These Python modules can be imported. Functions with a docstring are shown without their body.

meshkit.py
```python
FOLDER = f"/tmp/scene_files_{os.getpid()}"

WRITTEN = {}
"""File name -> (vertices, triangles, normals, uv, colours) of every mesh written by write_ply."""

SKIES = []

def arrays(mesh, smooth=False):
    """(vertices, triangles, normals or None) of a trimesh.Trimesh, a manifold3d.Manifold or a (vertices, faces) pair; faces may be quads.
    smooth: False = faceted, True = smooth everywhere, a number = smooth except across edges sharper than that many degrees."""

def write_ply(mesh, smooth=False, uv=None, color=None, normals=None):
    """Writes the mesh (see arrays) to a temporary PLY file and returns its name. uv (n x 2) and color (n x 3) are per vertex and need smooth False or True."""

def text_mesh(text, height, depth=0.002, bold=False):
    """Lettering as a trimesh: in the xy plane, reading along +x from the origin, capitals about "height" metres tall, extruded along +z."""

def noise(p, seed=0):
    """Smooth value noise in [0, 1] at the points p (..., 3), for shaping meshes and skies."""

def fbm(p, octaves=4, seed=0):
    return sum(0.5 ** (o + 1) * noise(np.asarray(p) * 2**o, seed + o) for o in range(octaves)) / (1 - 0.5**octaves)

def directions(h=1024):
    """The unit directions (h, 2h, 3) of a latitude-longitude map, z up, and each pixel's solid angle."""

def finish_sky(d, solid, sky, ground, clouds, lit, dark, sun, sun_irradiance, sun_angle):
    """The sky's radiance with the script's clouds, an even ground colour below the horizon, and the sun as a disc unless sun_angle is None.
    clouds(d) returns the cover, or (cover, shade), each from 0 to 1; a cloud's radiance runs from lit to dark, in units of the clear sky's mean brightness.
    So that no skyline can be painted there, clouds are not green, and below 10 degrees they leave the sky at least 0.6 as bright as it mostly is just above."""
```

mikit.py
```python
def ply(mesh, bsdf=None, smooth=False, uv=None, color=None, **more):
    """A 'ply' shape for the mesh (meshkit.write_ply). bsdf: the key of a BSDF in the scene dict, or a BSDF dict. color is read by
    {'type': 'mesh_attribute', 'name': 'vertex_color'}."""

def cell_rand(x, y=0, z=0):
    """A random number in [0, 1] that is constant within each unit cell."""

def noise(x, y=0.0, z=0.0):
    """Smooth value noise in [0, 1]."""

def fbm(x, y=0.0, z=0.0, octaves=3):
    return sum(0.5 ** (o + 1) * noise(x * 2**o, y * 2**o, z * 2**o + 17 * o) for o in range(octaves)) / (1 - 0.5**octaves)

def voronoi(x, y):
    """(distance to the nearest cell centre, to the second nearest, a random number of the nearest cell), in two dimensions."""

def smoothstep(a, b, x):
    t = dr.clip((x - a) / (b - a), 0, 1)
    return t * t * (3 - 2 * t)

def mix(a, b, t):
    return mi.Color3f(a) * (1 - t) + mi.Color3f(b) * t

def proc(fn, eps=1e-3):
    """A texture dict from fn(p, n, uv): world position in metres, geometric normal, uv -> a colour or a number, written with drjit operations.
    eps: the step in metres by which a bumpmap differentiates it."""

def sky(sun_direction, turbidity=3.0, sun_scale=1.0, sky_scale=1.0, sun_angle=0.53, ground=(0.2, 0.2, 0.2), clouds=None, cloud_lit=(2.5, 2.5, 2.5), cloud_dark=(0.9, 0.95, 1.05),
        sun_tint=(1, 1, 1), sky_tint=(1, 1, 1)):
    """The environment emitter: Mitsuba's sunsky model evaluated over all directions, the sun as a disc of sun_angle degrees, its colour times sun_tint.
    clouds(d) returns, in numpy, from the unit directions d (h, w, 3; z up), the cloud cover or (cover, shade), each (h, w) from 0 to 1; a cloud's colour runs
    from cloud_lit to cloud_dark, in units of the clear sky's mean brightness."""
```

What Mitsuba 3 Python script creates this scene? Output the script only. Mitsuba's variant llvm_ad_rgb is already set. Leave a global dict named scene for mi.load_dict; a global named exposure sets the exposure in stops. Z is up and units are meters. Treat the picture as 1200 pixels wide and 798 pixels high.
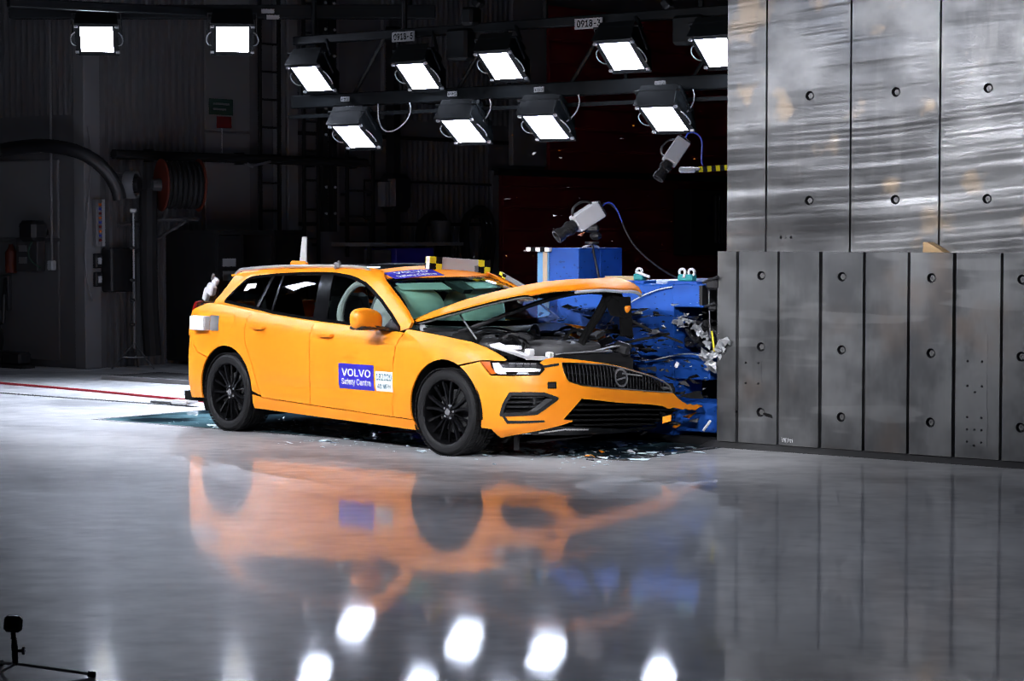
import math, random
import numpy as np, trimesh, mitsuba as mi, drjit as dr
import mikit, meshkit
import manifold3d as m3
from shapely.geometry import Polygon, Point, LineString, MultiPolygon, box as sbox
from shapely import affinity, prepared, points as shp_points, contains as shp_contains
from scipy.spatial import Delaunay
from scipy.interpolate import PchipInterpolator, CubicSpline

T = mi.ScalarTransform4f
PI = math.pi
rng = np.random.default_rng(7)
scene, labels = {}, {}

# ---------------------------------------------------------------- camera, light level, frames
CAM_H, CAM_PITCH, CAM_F = 1.712, .0485, 2650.0
scene['camera'] = {'type': 'perspective', 'fov': math.degrees(2 * math.atan(600 / CAM_F)), 'fov_axis': 'x', 'near_clip': .05, 'far_clip': 200.0,
                   'to_world': T().look_at(origin=[0, 0, CAM_H], target=[0, math.cos(CAM_PITCH), CAM_H - math.sin(CAM_PITCH)], up=[0, 0, 1])}
exposure = 0.0
LAMP_L = 20.0            # radiance of a lamp's diffuser
BEAM_FAR, BEAM_NEAR = 78.0, 78.0   # intensity of the beams of the rear and the front lamp rows
LAMP_RGB = (.97, .99, 1.06)

# the crash track: u along the track (towards the block), b across it (away from the camera), origin at the block's near lower corner
PH = math.radians(38.5)
TRK = np.eye(4); TRK[:3, 0] = [math.cos(PH), -math.sin(PH), 0]; TRK[:3, 1] = [math.sin(PH), math.cos(PH), 0]; TRK[:3, 3] = [1.52, 17.94, 0]
# the car: x forward, y to its left
CA = math.radians(48)
CAR = np.eye(4); CAR[:3, 0] = [math.cos(CA), -math.sin(CA), 0]; CAR[:3, 1] = [math.sin(CA), math.cos(CA), 0]; CAR[:3, 3] = [-.797, 18.83, 0]

# ---------------------------------------------------------------- materials
def rgb(*c): return {'type': 'rgb', 'value': list(c)}
def mat(key, color, rough=.5, spec=.5, metal=0.0, two=True, **kw):
    b = {'type': 'principled', 'base_color': color if isinstance(color, dict) else rgb(*color), 'roughness': rough, 'specular': spec, 'metallic': metal, **kw}
    scene['m_' + key] = {'type': 'twosided', 'inner': b} if two else b
mat('orange', (.88, .255, .006), .42, .5, clearcoat=.7, clearcoat_gloss=.75)
mat('orange_torn', (.80, .33, .04), .6, .3)
mat('black_gloss', (.004, .004, .0045), .07, .5)
mat('black_satin', (.014, .014, .015), .38, .5)
mat('black_matt', (.008, .008, .008), .85, .06)
mat('lamp_black', (.006, .008, .009), .5, .3)
mat('rubber', (.010, .010, .0105), .62, .25)
mat('dark_grey', (.05, .05, .052), .6, .4)
mat('mid_grey', (.16, .16, .165), .55, .4)
mat('light_grey', (.50, .50, .51), .5, .5)
mat('white', (.78, .78, .77), .5, .5)
mat('silver', (.62, .63, .65), .28, .5, .85)
mat('chrome', (.80, .80, .82), .10, .5, 1.0)
mat('alu', (.62, .63, .64), .42, .5, .6)
mat('airbag', (.62, .62, .60), .8, .2)
mat('decal_blue', (.035, .028, .36), .4, .4)
mat('decal_white', (.82, .82, .80), .5, .4)
mat('ink_teal', (.012, .085, .13), .6, .3)
mat('target_yellow', (.80, .66, .02), .5, .4)
mat('amber', (.62, .12, .01), .2, .5)
mat('red_lens', (.40, .012, .012), .15, .6)
mat('rig_blue', {**mikit.proc(lambda p, n, uv: mikit.mix((.010, .072, .34), (.008, .052, .26), mikit.smoothstep(.45, .75, mikit.fbm(p.x * 3, p.y * 3, p.z * 3))) * (1 - .5 * mikit.smoothstep(.80, .86, mikit.noise(p.x * 34, p.y * 34, p.z * 40))))}, .45, .4)
mat('rig_pale', (.13, .30, .52), .5, .4)
mat('rig_rust', (.42, .33, .24), .8, .2)
mat('wood', mikit.proc(lambda p, n, uv: mikit.mix((.46, .31, .16), (.33, .21, .10), mikit.fbm(p.x * 5 + p.y * 5, p.y * 4, p.z * 60))), .7, .3)
mat('teal', (.02, .20, .20), .5, .4)
mat('red_dark', mikit.proc(lambda p, n, uv: mikit.mix((.20, .018, .026), (.14, .013, .018), mikit.fbm(p.x * 1.5, p.y * 1.5, p.z * .8))), .75, .3)
mat('wall_grey', mikit.proc(lambda p, n, uv: mikit.mix((.13, .13, .133), (.09, .09, .093), mikit.fbm(p.x * 1.3, p.y * 1.3, p.z * .9))), .7, .3)
mat('wall_pale', (.165, .165, .168), .7, .3)
mat('hall_black', (.012, .012, .0125), .7, .3)
mat('reel_red', (.10, .016, .007), .5, .4)
mat('sign_green', (.022, .050, .036), .5, .4)
mat('sign_red', (.13, .014, .014), .5, .4)
mat('cable_red', (.30, .02, .03), .5, .4)
mat('cable_pink', (.55, .16, .25), .5, .4)
mat('cable_blue', (.03, .06, .40), .4, .5)
mat('pit_glass', mikit.proc(lambda p, n, uv: mikit.mix((.006, .012, .016), (.06, .12, .14), mikit.smoothstep(.42, .8, mikit.fbm(p.x * 2.2, p.y * 2.2, 3)))), .06, .6)
mat('shard', (.58, .70, .74), .25, .6)
scene['m_glass_dark'] = {'type': 'thindielectric', 'int_ior': 1.52, 'specular_transmittance': rgb(.16, .18, .18)}
scene['m_glass_tint'] = {'type': 'thindielectric', 'int_ior': 1.52, 'specular_transmittance': rgb(.55, .62, .60)}
scene['m_glass_screen'] = {'type': 'thindielectric', 'int_ior': 1.52, 'specular_transmittance': rgb(.62, .93, .82)}
scene['m_lens'] = {'type': 'thindielectric', 'int_ior': 1.5, 'specular_transmittance': rgb(.92, .93, .95)}

def trk(p):
    x, y = p.x - 1.52, p.y - 17.94
    return x * TRK[0, 0] + y * TRK[1, 0], x * TRK[0, 1] + y * TRK[1, 1]
# polished concrete: a hard clear seal over mottled grey, slightly wavy
def floor_col(p, n, uv):
    u, b = trk(p)
    m = mikit.fbm(u * .9, b * 1.1, 0, 5)
    f = mikit.fbm(p.x * 7, p.y * 9, 5, 4)
    c = mikit.mix((.23, .233, .242), (.37, .37, .376), mikit.smoothstep(.25, .75, m * .65 + f * .35))
    stain = mikit.smoothstep(.56, .78, mikit.fbm(u * .55 + 9, b * .8 + 4, 2, 5))
    return mi.Color3f(c) * (1 - .42 * stain)
def floor_bump(p, n, uv):
    u, b = trk(p)
    return mikit.fbm(p.x * .8, p.y * 1.6, 1, 2) * 1.0 + mikit.noise(p.x * 1.6, p.y * 5.0, 2) * .42 + mikit.noise(p.x * 5, p.y * 12, 4) * .07
FL = mikit.proc(floor_col)
def floor_rough(p, n, uv): return .10 + .10 * mikit.fbm(p.x * 1.2, p.y * 1.9, 8, 4)
scene['m_floor_sharp'] = {'type': 'principled', 'base_color': FL, 'roughness': .062, 'specular': .9}
scene['m_floor_wide'] = {'type': 'principled', 'base_color': FL, 'roughness': .42, 'specular': .9}
scene['m_floor'] = {'type': 'bumpmap', 'arbitrary': mikit.proc(floor_bump, .01), 'scale': .00045,
                    'bsdf': {'type': 'blendbsdf', 'weight': .42, 'a': {'type': 'ref', 'id': 'm_floor_sharp'}, 'b': {'type': 'ref', 'id': 'm_floor_wide'}}}
# rolled steel plates of the block: upper ones bright and buckled, lower ones dull
def steel_hi(p, n, uv):
    u, b = trk(p)
    m = mikit.fbm(u * 2.2, p.z * 2.6, b, 5)
    drip = mikit.smoothstep(.60, .80, mikit.fbm(u * 9, p.z * 1.6, 4, 4))
    brown = mikit.smoothstep(.62, .8, mikit.fbm(u * 3.1 + 5, p.z * 3.4, 9, 4))
    c = mikit.mix((.10, .10, .102), (.225, .224, .224), mikit.smoothstep(.3, .7, m))
    c = mikit.mix(c, (.34, .33, .31), drip * .12)
    return mikit.mix(c, (.46, .34, .22), brown * .55)
def steel_hi_rough(p, n, uv):
    u, b = trk(p)
    return .14 + .24 * mikit.fbm(u * 2.0, p.z * 7, 1, 4)
def steel_hi_bump(p, n, uv):
    u, b = trk(p)
    zz = p.z - .05 * u + .10 * mikit.noise(u * .7, p.z * .8, 0)
    return mikit.noise(u * .45, zz * 6.5, 3) * .8 + mikit.noise(u * .6, zz * 19, 5) * .50 + mikit.noise(u * .8, zz * 46, 6) * .16
scene['m_steel_hi'] = {'type': 'bumpmap', 'arbitrary': mikit.proc(steel_hi_bump, .004), 'scale': .0075,
                       'bsdf': {'type': 'principled', 'base_color': mikit.proc(steel_hi), 'roughness': mikit.proc(steel_hi_rough), 'metallic': .65, 'specular': .5}}
def steel_lo(p, n, uv):
    u, b = trk(p)
    plate = mikit.cell_rand(dr.floor((u + .06) / .3775), 3, 1)
    m = mikit.fbm(u * 3.2, p.z * 2.4, 7, 5)
    grain = mikit.fbm(u * 40, p.z * 9, 2, 3)
    band = mikit.smoothstep(.62, .72, mikit.fbm(u * 1.2, p.z * 8.5, 12, 3))
    brown = mikit.smoothstep(.58, .8, mikit.fbm(u * 2.4 + 15, p.z * 2.0, 19, 4))
    dark = mikit.smoothstep(.5, .75, mikit.fbm(u * 1.7 + 3, p.z * 2.2 + 6, 2, 4))
    c = mikit.mix((.045, .046, .048), (.115, .116, .117), mikit.smoothstep(.25, .75, m * .93 + grain * .07))
    c = mikit.mix(c, (.16, .16, .16), band * .4)
    c = mikit.mix(c, (.11, .078, .058), brown * .5)
    return mi.Color3f(c) * (1 - .35 * dark) * (.85 + .3 * plate)
mat('steel_lo', mikit.proc(steel_lo), .5, .45, .35)
mat('steel_edge', (.035, .035, .036), .6, .4, .3)
mat('steel_bolt', (.13, .13, .13), .35, .5, .6)

# ---------------------------------------------------------------- entry helpers
_used = {}
def numbered(name):
    k = _used.get(name, 0); _used[name] = k + 1
    return name if k == 0 else f'{name}_{k:03d}'
def tag(key, label=None, cat=None, group=None, kind=None):
    d = {k: v for k, v in (('label', label), ('category', cat), ('group', group), ('kind', kind)) if v}
    if d: labels[key] = d
def shape(mesh, m, smooth=30, **more): return mikit.ply(mesh, 'm_' + m, smooth, **more)
def obj(name, mesh, m, parent=None, smooth=30, label=None, cat=None, group=None, kind=None, M=None, **more):
    key = numbered((parent + '__' if parent else '') + name)
    if isinstance(mesh, dict): d = dict(mesh)
    else: d = shape(mesh, m, smooth, **more)
    if M is not None: d['to_world'] = T(M)
    scene[key] = d
    tag(key, label, cat, group, kind)
    return key
def thing(name, label, cat, group=None):
    key = numbered(name); tag(key, label, cat, group); return key

# ---------------------------------------------------------------- mesh helpers
def mv(x, y, z): a = np.eye(4); a[:3, 3] = [x, y, z]; return a
def rx(a): c, s = math.cos(a), math.sin(a); m = np.eye(4); m[1:3, 1:3] = [[c, -s], [s, c]]; return m
def ry(a): c, s = math.cos(a), math.sin(a); m = np.eye(4); m[0, 0] = c; m[0, 2] = s; m[2, 0] = -s; m[2, 2] = c; return m
def rz(a): c, s = math.cos(a), math.sin(a); m = np.eye(4); m[:2, :2] = [[c, -s], [s, c]]; return m
def xf(mesh, M):
    v = np.asarray(mesh[0]) if isinstance(mesh, tuple) else mesh.vertices
    f = np.asarray(mesh[1]) if isinstance(mesh, tuple) else mesh.faces
    v = v @ M[:3, :3].T + M[:3, 3]
    if np.linalg.det(M[:3, :3]) < 0: f = f[:, ::-1]
    return trimesh.Trimesh(v, f, process=False)
def mirror(mesh): return xf(mesh, np.diag([1, -1, 1, 1.0]))
def tri(f):
    f = np.asarray(f)
    return np.vstack([f[:, [0, 1, 2]], f[:, [0, 2, 3]]]) if f.shape[1] == 4 else f
def join(*ms):
    ms = [trimesh.Trimesh(m[0], tri(m[1]), process=False) if isinstance(m, tuple) else m for m in ms if m is not None]
    return trimesh.util.concatenate(ms)
def hull(pts): return trimesh.convex.convex_hull(np.asarray(pts, float))
def bx(c, s, bev=.0, M=None):
    """A box with chamfered edges, centre c, full sizes s."""
    s = np.asarray(s, float) / 2; b = min(bev, *(s * .9))
    if b <= 0: m = trimesh.creation.box(2 * s)
    else:
        P = [(i * (s[0] - (a != 0) * b), j * (s[1] - (a != 1) * b), k * (s[2] - (a != 2) * b)) for i in (-1, 1) for j in (-1, 1) for k in (-1, 1) for a in range(3)]
        m = hull(P)
    m = trimesh.Trimesh(m.vertices + np.asarray(c, float), m.faces, process=False)
    return m if M is None else xf(m, M)
def b2(x0, x1, y0, y1, z0, z1, bev=0.0): return bx(((x0 + x1) / 2, (y0 + y1) / 2, (z0 + z1) / 2), (x1 - x0, y1 - y0, z1 - z0), bev)
def tube(pts, r, n=8, cap=True):
    p = np.asarray(pts, float)
    r = np.broadcast_to(np.asarray(r, float), (len(p),))
    t = np.gradient(p, axis=0); t /= np.linalg.norm(t, axis=1, keepdims=True) + 1e-12
    a = np.cross(t[0], [0, 0, 1.0] if abs(t[0][2]) < .9 else [1.0, 0, 0]); a /= np.linalg.norm(a)
    A = []
    for i in range(len(p)):
        a = a - t[i] * (a @ t[i]); a /= np.linalg.norm(a) + 1e-12; A.append(a)
    A = np.array(A); B = np.cross(t, A); g = np.arange(n) * 2 * PI / n
    v = (p[:, None] + r[:, None, None] * (np.cos(g)[None, :, None] * A[:, None] + np.sin(g)[None, :, None] * B[:, None])).reshape(-1, 3)
    i, j = np.meshgrid(np.arange(len(p) - 1), np.arange(n), indexing='ij')
    f = np.stack([i * n + j, i * n + (j + 1) % n, (i + 1) * n + (j + 1) % n, (i + 1) * n + j], -1).reshape(-1, 4)
    f = tri(f)
    if cap:
        k = len(v); v = np.vstack([v, p[:1], p[-1:]]); j = np.arange(n); e = (len(p) - 1) * n
        f = np.vstack([f, np.stack([(j + 1) % n, j, j * 0 + k], 1), np.stack([e + j, e + (j + 1) % n, j * 0 + k + 1], 1)])
    return trimesh.Trimesh(v, f, process=False)
def rod(a, b, r, n=10): return tube([a, b], r, n)
def curve(pts, n=24):
    p = np.asarray(pts, float); s = np.concatenate([[0], np.cumsum(np.linalg.norm(np.diff(p, axis=0), axis=1))])
    return CubicSpline(s, p)(np.linspace(0, s[-1], n)) if len(p) > 2 else np.linspace(p[0], p[1], n)
def lathe(prof, n=48):
    """Profile (r, h) turned round the z axis."""
    p = np.asarray(prof, float); g = np.arange(n) * 2 * PI / n
    v = np.stack([p[:, None, 0] * np.cos(g), p[:, None, 0] * np.sin(g), p[:, None, 1] + 0 * g], -1).reshape(-1, 3)
    i, j = np.meshgrid(np.arange(len(p) - 1), np.arange(n), indexing='ij')
    return trimesh.Trimesh(v, tri(np.stack([i * n + j, i * n + (j + 1) % n, (i + 1) * n + (j + 1) % n, (i + 1) * n + j], -1).reshape(-1, 4)), process=False)
def frame(o, z, up=(0, 0, 1)):
    """A matrix with its z axis along z, its y axis near up."""
    z = np.asarray(z, float); z = z / np.linalg.norm(z); x = np.cross(up, z); x /= np.linalg.norm(x)
    m = np.eye(4); m[:3, 0], m[:3, 1], m[:3, 2], m[:3, 3] = x, np.cross(z, x), z, o
    return m
def fill(poly, h):
    """An even triangulation of a polygon in the plane."""
    P = poly.segmentize(h)
    rings = [np.array(r.coords)[:-1] for r in [P.exterior, *P.interiors]]
    x0, y0, x1, y1 = P.bounds
    gx, gy = np.meshgrid(np.arange(x0, x1, h), np.arange(y0, y1, h * .866))
    gx = gx + (np.arange(gx.shape[0])[:, None] % 2) * h / 2
    g = np.stack([gx.ravel(), gy.ravel()], 1)
    inner = P.buffer(-h * .45)
    if not inner.is_empty: g = g[shp_contains(inner, shp_points(g))]
    else: g = g[:0]
    v = np.vstack([*rings, g]); d = Delaunay(v + rng.normal(0, 1e-7, v.shape)); f = d.simplices
    c = v[f].mean(1); f = f[shp_contains(P.buffer(1e-6), shp_points(c))]
    a = np.cross(v[f[:, 1]] - v[f[:, 0]], v[f[:, 2]] - v[f[:, 0]])
    f = f[np.abs(a) > 1e-9]; a = a[np.abs(a) > 1e-9]
    f[a < 0] = f[a < 0][:, ::-1]
    return v, f
def shell(poly, fn, h=.05, t=.012, out=0.0):
    """The polygon (in the parameters of the surface fn(a, b, offset)) as a curved plate of thickness t, its outer face out above the surface."""
    if isinstance(poly, MultiPolygon): return join(*[shell(g, fn, h, t, out) for g in poly.geoms if g.area > 1e-5])
    v, f = fill(poly, h); n = len(v)
    V = np.vstack([fn(v[:, 0], v[:, 1], out), fn(v[:, 0], v[:, 1], out - t)])
    e = np.sort(np.vstack([f[:, [0, 1]], f[:, [1, 2]], f[:, [2, 0]]]), 1); d = np.vstack([f[:, [0, 1]], f[:, [1, 2]], f[:, [2, 0]]])
    _, idx, cnt = np.unique(e, axis=0, return_index=True, return_counts=True)
    d = d[idx[cnt == 1]]
    side = np.vstack([np.stack([d[:, 1], d[:, 0], d[:, 0] + n], 1), np.stack([d[:, 1], d[:, 0] + n, d[:, 1] + n], 1)])
    return trimesh.Trimesh(V, np.vstack([f, f[:, ::-1] + n, side]), process=False)
def sheet(poly, fn, h=.05, out=0.0):
    if isinstance(poly, MultiPolygon): return join(*[sheet(g, fn, h, out) for g in poly.geoms if g.area > 1e-5])
    v, f = fill(poly, h)
    return trimesh.Trimesh(fn(v[:, 0], v[:, 1], out), f, process=False)
def clean(p, e=.003): return p.buffer(-e).buffer(e)
def plate(poly, h0, h1):
    """A flat polygon extruded from z = h0 to h1."""
    if isinstance(poly, MultiPolygon): return join(*[plate(g, h0, h1) for g in poly.geoms])
    m = trimesh.creation.extrude_polygon(poly, h1 - h0, engine='earcut')
    return xf(m, mv(0, 0, h0))
def grid(P):
    """A quad grid of points (n, m, 3) as a mesh."""
    n, m = P.shape[:2]; i, j = np.meshgrid(np.arange(n - 1), np.arange(m - 1), indexing='ij')
    return trimesh.Trimesh(P.reshape(-1, 3), tri(np.stack([i * m + j, i * m + j + 1, (i + 1) * m + j + 1, (i + 1) * m + j], -1).reshape(-1, 4)), process=False)
def thick(P, t):
    """A quad grid of points as a plate of thickness t below it."""
    n, m = P.shape[:2]
    du, dv = np.gradient(P, axis=0), np.gradient(P, axis=1); nn = np.cross(du, dv); nn /= np.linalg.norm(nn, axis=2, keepdims=True) + 1e-12
    Q = P - nn * t; k = n * m
    a, b = grid(P), grid(Q)
    ring = [i * m for i in range(n)] + [(n - 1) * m + j for j in range(1, m)] + [i * m + m - 1 for i in range(n - 2, -1, -1)] + [j for j in range(m - 2, 0, -1)]
    r = np.array(ring); q = np.roll(r, -1)
    return trimesh.Trimesh(np.vstack([a.vertices, b.vertices]), np.vstack([a.faces, b.faces[:, ::-1] + k, np.stack([r, q, q + k], 1), np.stack([r, q + k, r + k], 1)]), process=False)
def blob(seed, s, flat=.4):
    """A torn shard: the hull of a few random points."""
    r = np.random.default_rng(seed); return hull(r.normal(0, 1, (7, 3)) * np.array([1, .6, flat]) * s * .5)
# ================================================================ the setting
def flat(u0, u1, b0, b1, z): return (np.array([(u0, b0, z), (u1, b0, z), (u1, b1, z), (u0, b1, z)]) @ TRK[:3, :3].T + TRK[:3, 3], np.array([[0, 1, 2, 3]]))
UW = -11.6     # the rear wall stands across the track
obj('floor', flat(-26, 16, -26, 30, 0), 'floor', None, False, 'polished grey concrete floor of the crash hall', kind='structure')
obj('ceiling', xf(flat(-26, 16, -26, 30, 9), np.eye(4)), 'hall_black', None, False, 'dark ceiling high above the hall', kind='structure')
def tb(*a, **k): return xf(b2(*a, **k), TRK)
def corrugated(a0, a1, pitch, depth, z0, z1):
    """A trapezoid-ribbed metal sheet in the plane y = 0 of its own frame, ribs towards -y, from x = a0 to a1."""
    xs, ys = [], []
    n = max(1, int(round((a1 - a0) / pitch))); p = (a1 - a0) / n
    for i in range(n):
        x = a0 + i * p
        xs += [x, x + .35 * p, x + .5 * p, x + .85 * p]; ys += [0, 0, -depth, -depth]
    xs.append(a1); ys.append(0)
    V = [(x, y, z) for z in (z0, z1) for x, y in zip(xs, ys)]; k = len(xs)
    return trimesh.Trimesh(V, tri([[i, i + 1, i + 1 + k, i + k] for i in range(k - 1)]), process=False)
RW = TRK @ np.array([[0, 1, 0, UW], [1, 0, 0, 0], [0, 0, 1, 0], [0, 0, 0, 1.0]])   # rear wall frame: x = b, y = into the hall-> -, z
RW[:, 1] = -RW[:, 1]                                                               # y now points into the wall
wall = obj('wall_rear', xf(b2(3.64, 27, 0, .25, 0, 9), RW), 'wall_grey', None, False, 'dark grey rear wall of the hall', kind='structure')
for a0, a1, z0, z1 in ((3.95, 5.64, .0, 8.9), (9.45, 11.55, 0.0, 3.05), (9.1, 12.0, 3.3, 8.9)):
    obj('ribbed_panel', xf(corrugated(a0, a1, .115, .045, z0, z1), RW), 'wall_grey', wall, False, 'ribbed metal sheet')
obj('panel', xf(b2(5.68, 6.5, -.03, 0, .1, 3.0, .01), RW), 'wall_pale', wall, False)
obj('panel', xf(b2(5.68, 6.5, -.03, 0, 3.03, 8.9, .01), RW), 'wall_pale', wall, False)
for a0, a1, z0, z1 in ((6.95, 7.12, 0, 8.9), (7.16, 7.36, 0, 8.9), (7.98, 8.18, 1.7, 8.9), (11.55, 11.72, 0, 2.62), (12.05, 12.9, 2.7, 8.9)):
    obj('pilaster', xf(b2(a0, a1, -.09, 0, z0, z1, .01), RW), 'wall_pale', wall, False)
for z in (1.78, 3.02, 3.55):
    obj('rail', xf(b2(7.36, 12.0, -.05, 0, z, z + .05), RW), 'hall_black', wall, False)
for q in range(3):
    obj('panel', xf(b2(7.4 + .02, 7.96, -.02, 0, .1 + q * 1.7, 1.7 + q * 1.7, .01), RW), 'wall_grey', wall, False)
wl = obj('wall_left', tb(-26, UW, 3.64, 3.9, 0, 9), 'wall_grey', None, False, 'dark grey left wall of the hall', kind='structure')
LW = TRK @ mv(0, 3.64, 0)
obj('ribbed_panel', xf(corrugated(-26, -11.75, .115, .045, 3.15, 8.9), LW), 'wall_grey', wl, False, 'ribbed metal sheet')
obj('panel', xf(b2(-26, -12.05, -.03, 0, 1.62, 2.6, .01), LW), 'wall_pale', wl, False)
obj('panel', xf(b2(-26, -12.05, -.03, 0, .08, 1.58, .01), LW), 'wall_grey', wl, False)
obj('pilaster', xf(b2(-11.72, -11.52, -.06, .2, 0, 8.9, .01), LW), 'wall_pale', wl, False)
obj('wall_back', tb(-26, 16, -26, -25.7, 0, 9), 'hall_black', None, False, 'dark wall behind the photographer', kind='structure')
obj('wall_right', tb(15.7, 16, -26, 30, 0, 9), 'hall_black', None, False, 'dark wall beyond the block', kind='structure')
obj('wall_far', tb(-12, 16, 26.7, 27, 0, 9), 'hall_black', None, False, 'dark far end wall of the hall', kind='structure')
# dark red roller doors at the far end of the rear wall
for nd, (a0, a1, z0, z1) in enumerate(((11.75, 18.6, 0, 2.55), (12.9, 18.6, 2.6, 5.2))):
    d = obj(f'door_{nd + 1}', xf(b2(a0, a1, -.1, -.04, z0, z1), RW), 'red_dark', None, False, 'dark red roller door, ' + ('lower one' if z0 == 0 else 'upper one above the beam'), kind='structure')
    for z in np.arange(z0 + .04, z1 - .3, .34):
        obj('slat', xf(b2(a0 + .02, a1 - .02, -.125, -.1, z, z + .31, .01), RW), 'red_dark', d, False)
obj('trim_1', xf(b2(11.6, 18.6, -.16, -.04, 2.55, 2.65), RW), 'hall_black', None, False, 'dark steel beam between the red doors', kind='structure')

# ---------------------------------------------------------------- glass covered pit, slot and plates in the floor
pit = obj('pit_cover', tb(-5.75, .2, -1.3, 1.4, -.01, .0015), 'pit_glass', None, False, 'dark glass cover of the filming pit in the floor under the car', 'floor window')
for u in (-5.75, -3.75, -1.75, .1): obj('frame', tb(u, u + .05, -1.3, 1.4, .0, .003), 'dark_grey', pit, False)
for b in (-1.34, 1.38): obj('frame', tb(-5.75, .2, b, b + .05, .0, .003), 'dark_grey', pit, False)
sh = []
for i in range(560):
    u, b = rng.uniform(-2.8, .3), rng.normal(-1.15, .40)
    if rng.random() < .3: u, b = rng.uniform(-5, 0), rng.uniform(-1.3, -.2)
    s = rng.uniform(.010, .030) if rng.random() < .8 else rng.uniform(.03, .10); sh.append(xf(blob(5000 + i, s, .16), mv(u, b, .006 + s * .06)))
obj('glass_crumbs', xf(join(*sh), TRK), 'shard', None, False, 'pale crumbs of broken glass strewn on the floor under the car', kind='stuff')
obj('tow_slot', tb(-14, -6.1, .24, .32, -.01, .004), 'hall_black', None, False, 'dark tow slot in the floor left of the car', 'floor slot')
obj('red_cable', xf(tube(curve([(-14, 1.62, .012), (-10.2, 1.2, .012), (-8.2, .98, .012), (-6.37, .72, .012), (-4.9, .6, .012), (-4.2, .45, .012)], 40), .012, 6), TRK), 'cable_red', None, 30, 'thin red cable lying on the floor left of the car', 'cable')
t = thing('floor_plate', 'low dark steel platform edge at the foot of the rear wall', 'platform')
obj('deck', tb(-9.9, -7.6, 2.44, 3.3, 0, .045, bev=.01), 'hall_black', t, False)
obj('edge', tb(-9.9, -7.6, 2.41, 2.44, 0, .05), 'mid_grey', t, False)
t = thing('tow_shuttle', 'small grey tow shuttle on the floor slot left of the car', 'shuttle')
obj('body', tb(-6.45, -6.22, .27, .36, .01, .055, bev=.012), 'light_grey', t, False)
obj('hook', tb(-6.24, -6.12, .29, .34, .03, .09, bev=.008), 'alu', t, False)
obj('shoe', tb(-6.75, -6.44, .28, .35, .01, .03, bev=.005), 'dark_grey', t, False)

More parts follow.
